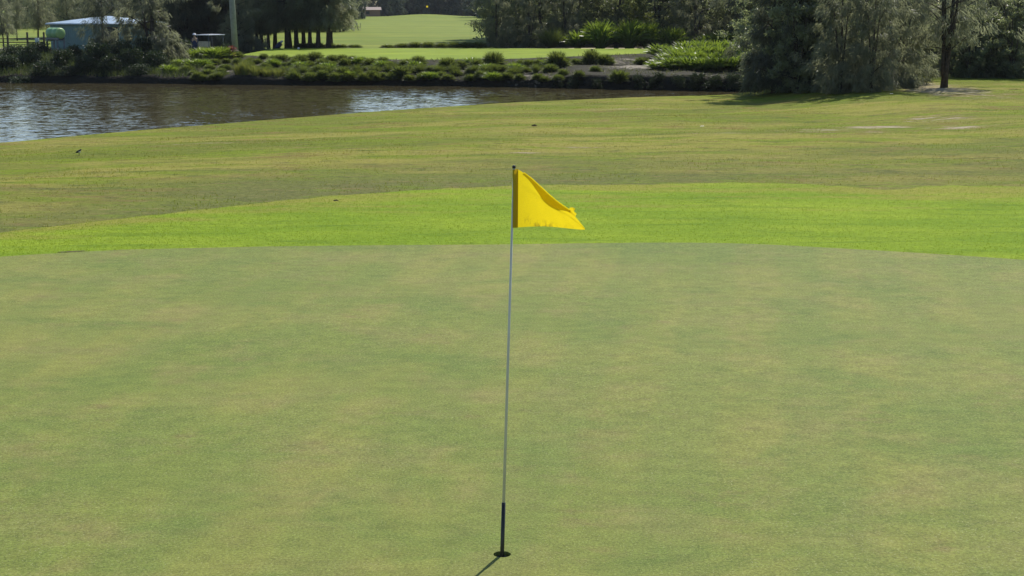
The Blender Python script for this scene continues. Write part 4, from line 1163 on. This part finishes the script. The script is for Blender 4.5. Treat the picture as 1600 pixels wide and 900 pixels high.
skin('clothes', [bv[i] for i in cl_i], [(mp[a], mp[b]) for a, b in be if a in mp and b in mp], [tuple(q * k for q in br[i]) if isinstance(br[i], tuple) else br[i] * k * 1.05 for i in cl_i], M_NAVY, per)
bm = bmesh.new(); add_tube(bm, [(0, -0.01, 1.69), (0, -0.01, 1.70), (0, -0.01, 1.705), (0, -0.01, 1.78), (0, -0.01, 1.81)], [0.17, 0.175, 0.115, 0.105, 0.04], 20); from_bm('hat', bm, M_HAT, per, True)
per.scale = (1, 1, 1)
per.location.z = at_y(302, QY, 52).z - 1.80
# golf trolley with bag
GY = 119.0; g0 = xs_at(434, GY)
tr_ = empty('golf_trolley', (g0, GY, ground_z(g0, GY)), R(10), 'dark navy golf bag on a trolley parked under the she-oak trunks', 'golf trolley')
bm = bmesh.new(); add_tube(bm, [(-0.26, 0, 0.12), (-0.1, 0, 0.32), (0.14, 0, 0.60), (0.16, 0, 0.62)], [0.14, 0.17, 0.18, 0.12], 14); from_bm('bag', bm, M_NAVY, tr_, True)
bm = bmesh.new()
for q in ((0.02, 0.05), (-0.06, -0.03), (0.07, -0.06)): add_tube(bm, [(0.14 + q[0] * 0.5, q[1], 0.6), (0.22 + q[0], q[1], 0.74), (0.25 + q[0], q[1], 0.78)], [0.035, 0.045, 0.03], 8)
from_bm('club_heads', bm, M_HAT, tr_, True)
bm = bmesh.new(); add_tube(bm, [(-0.38, 0.1, 0.1), (0.0, 0.1, 0.2), (0.36, 0.1, 0.5), (0.46, 0.1, 0.34)], 0.018, 8); add_tube(bm, [(0.0, -0.28, 0.15), (0.0, 0.28, 0.15)], 0.015, 8); from_bm('frame', bm, M_STEEL, tr_, True)
for q in (-0.3, 0.3):
    bm = bmesh.new(); add_tube(bm, [(0, q - 0.02, 0.15), (0, q + 0.02, 0.15)], 0.15, 18); from_bm('wheel', bm, M_TYRE, tr_, True)
# tee markers
M_ORANGE = simple('marker_dark', (0.05, 0.022, 0.01), 0.5)
def marker(px, py, mat, label, s=0.09):
    p = on_z(px, py, 0.2)
    o = empty('tee_marker', (p.x, p.y, 0.2), 0, label, 'tee marker')
    bm = bmesh.new(); bmesh.ops.create_icosphere(bm, subdivisions=2, radius=s, matrix=Matrix.Translation((0, 0, s * 0.9)) @ Matrix.Diagonal((1, 1, 0.9, 1))); from_bm('dome', bm, mat, o, True)
    bm = bmesh.new(); add_tube(bm, [(0, 0, -0.05), (0, 0, 0.03)], s * 0.3, 8); from_bm('spike', bm, M_STEEL, o)
marker(466.5, 77.5, M_HAT, 'white tee marker at the left end of the tee')
marker(925, 79.6, M_ORANGE, 'larger dark tee marker at the right end of the tee', 0.085)
marker(929, 80.2, M_ORANGE, 'smaller dark tee marker just right of its larger twin', 0.055)
# distant flag
p = (xs_at(669, 392), 392.0)
fz_ = z_fair(p[0], p[1], 0)
f2 = empty('flagstick', (*p, fz_), 0, 'tiny far yellow flag on the mound at the end of the fairway', 'flagstick')
bm = bmesh.new(); add_tube(bm, [(0, 0, -0.05), (0, 0, 2.2)], 0.03, 8); from_bm('pole', bm, M_DARK, f2)
bm = bmesh.new()
g_ = [[bm.verts.new((-0.50 * u, 0.05 * math.sin(u * 5), 2.15 - 0.42 * v)) for v in (0, 0.5, 1)] for u in np.linspace(0.03, 1, 7)]
for a, b in zip(g_, g_[1:]):
    for q in range(2): bm.faces.new((a[q], b[q], b[q + 1], a[q + 1]))
from_bm('flag_cloth', bm, M_FLAG, f2, True)
# brick house behind the far trees
M_BRICK = simple('house_brick', (0.24, 0.15, 0.11), 0.85, 0.1); M_TILE = simple('house_roof', (0.30, 0.24, 0.21), 0.8)
HY = 420.0; hx = xs_at(578, HY)
ho = empty('house', (hx, HY + 3, z_fair(hx, HY, 0)), R(8), 'small reddish brick house beyond the fairway at the far tree line', 'house')
bm = bmesh.new(); add_box(bm, (0, 0, 0.85), (4.6, 5, 1.9)); from_bm('wall', bm, M_BRICK, ho)
bm = bmesh.new()
v_ = [bm.verts.new(q) for q in ((-2.7, -2.9, 1.75), (2.7, -2.9, 1.75), (2.7, 2.9, 1.75), (-2.7, 2.9, 1.75), (-2.7, 0, 2.5), (2.7, 0, 2.5))]
for q in ((0, 1, 5, 4), (2, 3, 4, 5), (0, 4, 3), (1, 2, 5), (3, 2, 1, 0)): bm.faces.new([v_[i] for i in q])
from_bm('roof', bm, M_TILE, ho)
bm = bmesh.new(); add_box(bm, (-1, -2.512, 1.0), (0.9, 0.06, 0.8)); from_bm('window', bm, M_DARK, ho)

# ------------------------------------------------------------------ bird and small things on the grass
M_BIRD = simple('bird_dark', (0.025, 0.025, 0.028), 0.6); M_BIRDW = simple('bird_white', (0.55, 0.55, 0.52), 0.7)
def ground_pt(px, py):
    d = ray(px, py); c = Vector((0, 0, CAM_Z))
    for Y in np.arange(20, 80, 0.05):
        q = c + d * (Y / d.y)
        if q.z <= z_near(q.x, q.y): return Vector((q.x, q.y, z_near(q.x, q.y)))
b0_ = ground_pt(123.5, 243)
bird = empty('bird', b0_, R(0), 'small black and white bird standing on the grass near the water', 'bird', None, 0.72)
skin('body', [(-0.015, 0, 0.14), (-0.06, 0, 0.12), (-0.11, 0, 0.095), (0.03, 0, 0.165), (0.055, 0, 0.195), (0.075, 0, 0.213), (0.11, 0, 0.208)],
     [(0, 1), (1, 2), (0, 3), (3, 4), (4, 5), (5, 6)], [0.045, 0.036, 0.018, 0.038, 0.026, 0.026, 0.005], M_BIRD, bird)
bm = bmesh.new()
v_ = [bm.verts.new(q) for q in ((-0.09, -0.02, 0.105), (-0.09, 0.02, 0.105), (-0.20, 0.028, 0.065), (-0.20, -0.028, 0.065), (-0.09, -0.02, 0.095), (-0.09, 0.02, 0.095), (-0.20, 0.028, 0.06), (-0.20, -0.028, 0.06))]
for q in ((0, 1, 2, 3), (7, 6, 5, 4), (0, 3, 7, 4), (1, 5, 6, 2), (3, 2, 6, 7), (0, 4, 5, 1)): bm.faces.new([v_[i] for i in q])
from_bm('tail', bm, M_BIRD, bird)
bm = bmesh.new(); bmesh.ops.create_uvsphere(bm, u_segments=12, v_segments=8, radius=1, matrix=Matrix.Translation((0.012, 0, 0.135)) @ Matrix.Diagonal((0.05, 0.042, 0.04, 1))); from_bm('breast', bm, M_BIRDW, bird, True)
for q in (-0.018, 0.018):
    bm = bmesh.new(); add_tube(bm, [(0, q, 0.11), (0.008, q, 0.05), (0, q, 0.003)], 0.005, 6); add_tube(bm, [(-0.015, q, 0.004), (0.03, q, 0.004)], 0.004, 5); from_bm('leg', bm, M_BIRD, bird)
# scraps and clods
M_PAPER = simple('paper', (0.75, 0.74, 0.68), 0.7, var=0.05)
def scrap(px, py, s, label):
    p = ground_pt(px, py)
    bm = bmesh.new()
    g_ = [[bm.verts.new(((i - 2) * s / 4, (j - 1) * s / 3, 0.012 + 0.02 * math.sin(i * 1.7 + j * 2.1) ** 2)) for j in range(3)] for i in range(5)]
    for i in range(4):
        for j in range(2): bm.faces.new((g_[i][j], g_[i + 1][j], g_[i + 1][j + 1], g_[i][j + 1]))
    o = from_bm('paper_scrap', bm, M_PAPER, None, True); o.location = p + Vector((0, 0, 0.01)); o.rotation_euler = (0, 0, 0.4)
    tag(o, label, 'litter')
scrap(1097, 198.5, 0.13, 'crumpled white scrap lying on the rough in front of the right trees')
scrap(1393, 147.5, 0.14, 'white scrap on the grass left of the bare path')
M_CLOD = simple('dark_soil', (0.12, 0.105, 0.058), 0.95, 0.05, var=0.4, vscale=20)
def clod(px, py, w, d_, h, label, name='soil_clod', z=None, seed=1, rz=0.0):
    p = ground_pt(px, py) if z is None else on_z(px, py, z)
    bm = bmesh.new(); bmesh.ops.create_icosphere(bm, subdivisions=4, radius=1.0)
    for v in bm.verts:
        nn = mnoise.fractal(v.co * 2.2 + Vector((seed, 0, 0)), 1.0, 2.0, 4)
        v.co *= 1 + 0.45 * nn
        v.co = Vector((v.co.x * w / 2, v.co.y * d_ / 2, max(-0.3, v.co.z) * h))
    o = from_bm(name, bm, M_CLOD, None, False); o.location = p; o.rotation_euler = (0, 0, rz)
    tag(o, label, 'soil')
clod(835, 197, 0.15, 0.10, 0.05, 'small dark clod on the rough behind the flag')
clod(112, 393.4, 0.38, 0.09, 0.008, 'low strip of bare soil on the green edge at the far left', 'soil_strip', -0.004, 3, 0.35)
clod(525, 313.5, 0.08, 0.05, 0.018, 'small dark clod at the top edge of the bright apron', z=-0.04, seed=8)

# ------------------------------------------------------------------ air: thin haze over the whole place
bm = bmesh.new(); add_box(bm, (0, 660, 8.0), (2600, 1500, 20.7))
hz = NT('haze_air')
pv = hz.n('VolumePrincipled'); pv.inputs['Density'].default_value = 0.0001; pv.inputs['Color'].default_value = (0.88, 0.93, 1.0, 1)
hz.t.links.new(pv.outputs[0], hz.out.inputs['Volume'])
tag(from_bm('haze', bm, hz.m), kind='stuff')
